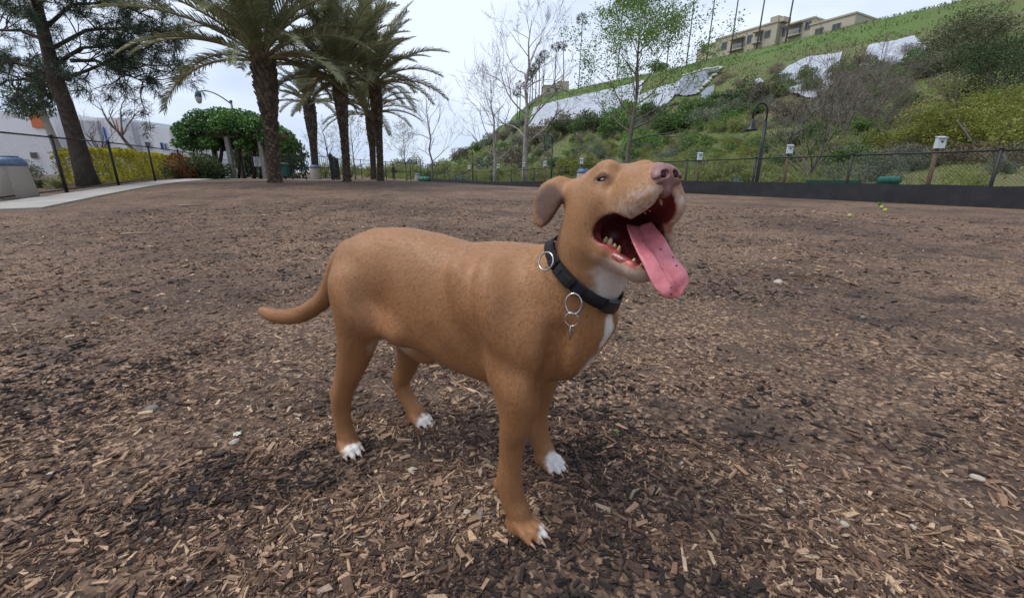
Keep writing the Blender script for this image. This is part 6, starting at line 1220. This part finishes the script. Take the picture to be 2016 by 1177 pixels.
# ================================================================== COLLAR
def make_collar():
    root = thing('dog_collar', DORG, 'black nylon collar with side release buckle around the tan dog neck', 'collar')
    M_WEB = mat('black_webbing', (.022, .020, .026), (.012, .011, .014), 500, .75, .6, 900, .001)
    M_PL = mat('black_buckle_plastic', (.014, .014, .015), (.010, .010, .011), 60, .38, spec=.5)
    M_ST = mat('steel_ring', (.55, .55, .56), (.45, .45, .46), 80, .25, metal=1.)
    back = w2d(at(1088, 468, .90)); frontp = w2d(at(1207, 597, .80))
    back = np.array([.265, .0, .626]); frontp = np.array([.398, -.02, .515])
    cen = (back + frontp) / 2; u = nrm(frontp - back); lat = np.array([0, -1., 0]); lat = nrm(lat - u * (lat @ u)); ax = np.cross(lat, u); ax = ax if ax[2] > 0 else -ax
    n = 96; t = np.linspace(0, 2 * np.pi, n, endpoint=False); D = np.outer(np.cos(t), u) + np.outer(np.sin(t), lat)   # t=pi/2 faces the lens
    def radius(off):
        r = np.full(n, .04); 
        for _ in range(60): r = r + np.clip(grid_at(cen + ax * off + D * r[:, None]), -.004, .004) * -1 * np.where(True, -1, 1) * -1
        return r
    def rad(off):
        rs = np.linspace(.03, .16, 140); g_ = np.stack([grid_at(cen + ax * off + D * r) for r in rs], 1); out = g_ > 0
        k_ = np.where(out.any(1), out.argmax(1), len(rs) - 1); return rs[k_]
    W2 = .0118
    r0, r1 = rad(-W2), rad(W2)
    for _ in range(4): r0 = (np.roll(r0, 1) + 2 * r0 + np.roll(r0, -1)) / 4; r1 = (np.roll(r1, 1) + 2 * r1 + np.roll(r1, -1)) / 4
    lift = .0045
    def pt(k, v, h): k = k % n; return cen + D[k] * ((r0[k] * (1 - v) + r1[k] * v) + lift + h) + ax * (W2 * (2 * v - 1))
    V = np.array([pt(k, v, h) for k in range(n) for v, h in ((0, 0), (0, .003), (1, .003), (1, 0))]); i = np.arange(n)[:, None] * 4; i2 = (i + 4) % (4 * n); j = np.arange(4)[None]; j2 = (j + 1) % 4
    add_obj('strap', np_mesh('strap', d2w(V) - DORG, np.stack([i + j, i2 + j, i2 + j2, i + j2], -1).reshape(-1, 4), M_WEB, True), root)
    def slab(k0, k1, h0, h1, v0, v1, name, m, par=root):
        ks = np.arange(k0, k1 + 1); V = np.array([pt(k, v, h) for k in ks for v, h in ((v0, h0), (v0 + .08, h1), (v1 - .08, h1), (v1, h0))]); q = len(ks)
        i = np.arange(q - 1)[:, None] * 4; j = np.arange(4)[None]; j2 = (j + 1) % 4; F_ = np.stack([i + j, i + 4 + j, i + 4 + j2, i + j2], -1).reshape(-1, 4)
        F_ = np.vstack([F_, [[0, 1, 2, 3]], [[(q - 1) * 4 + 3, (q - 1) * 4 + 2, (q - 1) * 4 + 1, (q - 1) * 4]]]); return add_obj(name, np_mesh(name, d2w(V) - DORG, F_, m, False), par)
    # k runs from 0 (throat) over n/4 (side to the lens) to n/2 (nape)
    bk = slab(20, 27, .002, .010, -.06, 1.06, 'buckle', M_PL); slab(21, 23, .009, .0115, .12, .88, 'buckle_prong', M_PL, bk); slab(25, 26, .009, .0115, .12, .88, 'buckle_prong', M_PL, bk)
    slab(16, 19, .002, .007, -.05, 1.05, 'webbing_loop', M_WEB); slab(28, 31, .002, .008, -.05, 1.05, 'webbing_loop', M_WEB); slab(1, 7, .002, .008, -.1, 1.1, 'slider', M_PL)
    def wv(v): return np.stack([v[..., 0:1] * DF + v[..., 1:2] * DL], 0)[0] + np.array([0, 0, v[..., 2]]) if False else v[0] * DF + v[1] * DL + np.array([0, 0, v[2]])
    def ring(c, R, r, nn, name, sx=1., upv=None, par=root):
        up = np.array([0, 0, 1.]) if upv is None else upv; z = nrm(nn); x = nrm(np.cross(up, z)); y = np.cross(z, x)
        return MB().torus(d2w(c), R, r, np.stack([wv(x), wv(y), wv(z)], 1), 28, 8, sx).build(name, M_ST, par, True, origin=DORG)
    o1 = pt(30, 0.3, .008); n1 = D[30] * .5 + np.array([-.2, -.6, .2]); ring(o1 + np.array([-.006, -.004, .002]), .0165, .0017, n1, 'd_ring', 1.05)
    o2 = pt(17, .0, .011); n2 = np.array([.15, -1, .1]); ring(o2 + np.array([.000, -.004, -.012]), .0185, .0019, n2, 'd_ring', .78)
    rg = ring(o2 + np.array([-.001, -.008, -.040]), .0125, .0012, np.array([.25, -1, 0]), 'split_ring', .95)
    ct = o2 + np.array([-.001, -.009, -.066]); MB().ball(d2w(ct), (.0016, .0065, .0145), 16, 11, rotz(math.radians(-35))).build('name_tag', M_ST, root, True, origin=DORG)
    return root
collar = make_collar()
person()
# ================================================================== SMALL THINGS ON THE GROUND
M_BALL = mat('tennis_ball', (.42, .46, .09), (.32, .35, .07), 60, .95); M_STONE = mat('pale_stone', (.48, .42, .34), (.34, .29, .23), 60, .85, .4, 120, .003); M_STONE2 = mat('grey_stone', (.21, .19, .165), (.145, .13, .115), 60, .85, .4, 120, .003)
def on_ground(px, py):
    r = ray(px, py); t = np.geomspace(.3, 60, 4000); P = np.array([0, 0, CAM_H]) + t[:, None] * r; d = P[:, 2] - park_z(P[:, 0], P[:, 1]) - bump_near(P[:, 0], P[:, 1]) * (np.hypot(P[:, 0], P[:, 1]) < 9); return P[np.argmax(d < 0)]
for px, py, l in ((1735, 411, 'yellow tennis ball nearest the fence fabric'), (1672, 428, 'yellow tennis ball lying out on the mulch'), (1742, 417, 'second yellow tennis ball beside the one near the fence fabric')):
    P = on_ground(px, py); r = thing('tennis_ball', P, l, 'ball'); MB().ball((0, 0, .03), .034, 16, 11).build('felt', M_BALL, r, True); t = np.linspace(0, 2 * math.pi, 40); sm_ = np.stack([np.cos(t) + .35 * np.cos(3 * t), np.sin(t) - .35 * np.sin(3 * t), .9 * np.sin(2 * t)], 1); MB().tube(nrm(sm_) * .0342 + [0, 0, .03], [.0012] * 40, 5, cap=False).build('seam', M_RAIL, r, True)
def stone(px, py, s_px, m, label, name='pebble', seed=0, grp=None, flat=.6):
    rng = np.random.default_rng(seed + int(px)); P = on_ground(px, py); d = P[1] * _c - (P[2] - CAM_H) * _s; R_ = s_px * d / FPX / 2; b = MB().ball((0, 0, 0), 1., 12, 9); V = b.V[0]; V *= (1 + (vnoise(V * 1.3 + px, 1., 2) - .5) * .9)[:, None]; b.V[0] = V * np.array([R_, R_ * rng.uniform(.65, .95), R_ * flat]) + [0, 0, R_ * flat * .4]
    o = b.build(name, m, None, True); o.location = P; o.rotation_euler = (0, 0, rng.uniform(0, 6)); tag(o, label, 'pebble', grp)
for k, (px, py, s_) in enumerate(((1532, 558, 20), (812, 926, 20), (1925, 944, 24), (920, 1008, 14), (1535, 968, 13), (462, 872, 18), (1798, 1038, 14), (1340, 912, 12), (100, 935, 16), (1662, 1034, 20))): stone(px, py, s_, M_STONE, 'small pale stone lying among the wood chips', seed=k, grp='pale stones scattered in the mulch')
for k, (px, py, s_) in enumerate(((300, 806, 24), (945, 1012, 18), (1698, 626, 14), (640, 1000, 14), (294, 1064, 14))): stone(px, py, s_, M_STONE2, 'small grey stone lying among the wood chips', seed=k, grp='grey stones scattered in the mulch')
def twig(px0, py0, px1, py1, r_, label):
    a, b = on_ground(px0, py0), on_ground(px1, py1); m_ = (a + b) / 2 + np.array([RNG.normal(0, .01), RNG.normal(0, .01), .01]); o = MB().tube([np.zeros(3) + [0, 0, r_], m_ - a + [0, 0, r_], b - a + [0, 0, r_ * 1.2]], [r_, r_ * .9, r_ * .6], 7).build('twig', mat('pale_stick', (.36, .28, .20), (.26, .19, .13), 40, .85, .3, 90, .002), None, True); o.location = a; tag(o, label, 'stick')
twig(238, 463, 302, 461, .012, 'long pale stick lying on the mulch behind the dog tail'); twig(1350, 678, 1366, 692, .006, 'short pale stick on the mulch beside the dog chest'); twig(350, 407, 410, 405, .015, 'thin pale stick near the path'); twig(1240, 985, 1258, 965, .004, 'thin twig in the mulch beside the front paws')
# a fallen white blossom and a green scrap
P = on_ground(468, 858); r = thing('fallen_blossom', P, 'small whitish green blossom fallen on the mulch beside the hind paw', 'blossom')
for k in range(6): a = k * 1.05; MB().ball((math.cos(a) * .007, math.sin(a) * .007, .008), (.006, .004, .0022), 8, 6, rotz(a)).build('petal', mat('blossom_petal', (.62, .62, .50), (.5, .52, .38), 60, .7), r, True)
MB().tube([(0, 0, .004), (.012, .01, .010), (.02, .022, .006)], [.0015, .0015, .001], 6).build('stalk', M_LMID, r, True)
for px, py, l in ((1212, 853, 'small bright green scrap of leaf beside the far front paw'), (1318, 458, 'tuft of green weed growing in the mulch behind the tongue'), (1730, 405, 'small weed tuft at the fence foot')):
    P = on_ground(px, py); rng = np.random.default_rng(int(px)); d = P[1] * _c - (P[2] - CAM_H) * _s; s_ = 9 * d / FPX; n = 14; C = rng.normal(0, .35, (n, 3)) * s_; C[:, 2] = np.abs(C[:, 2]) + .003; V, F = leaf_quads(C, s_ * .9, rng, np.array([0, 0, .8]) + np.zeros((n, 3)), .4); o = add_obj('weed_tuft', np_mesh('weed_tuft', V, F, M_LBR, False, {'rnd': ('FACE', rng.random(n))})); o.location = P; tag(o, l, 'weed')
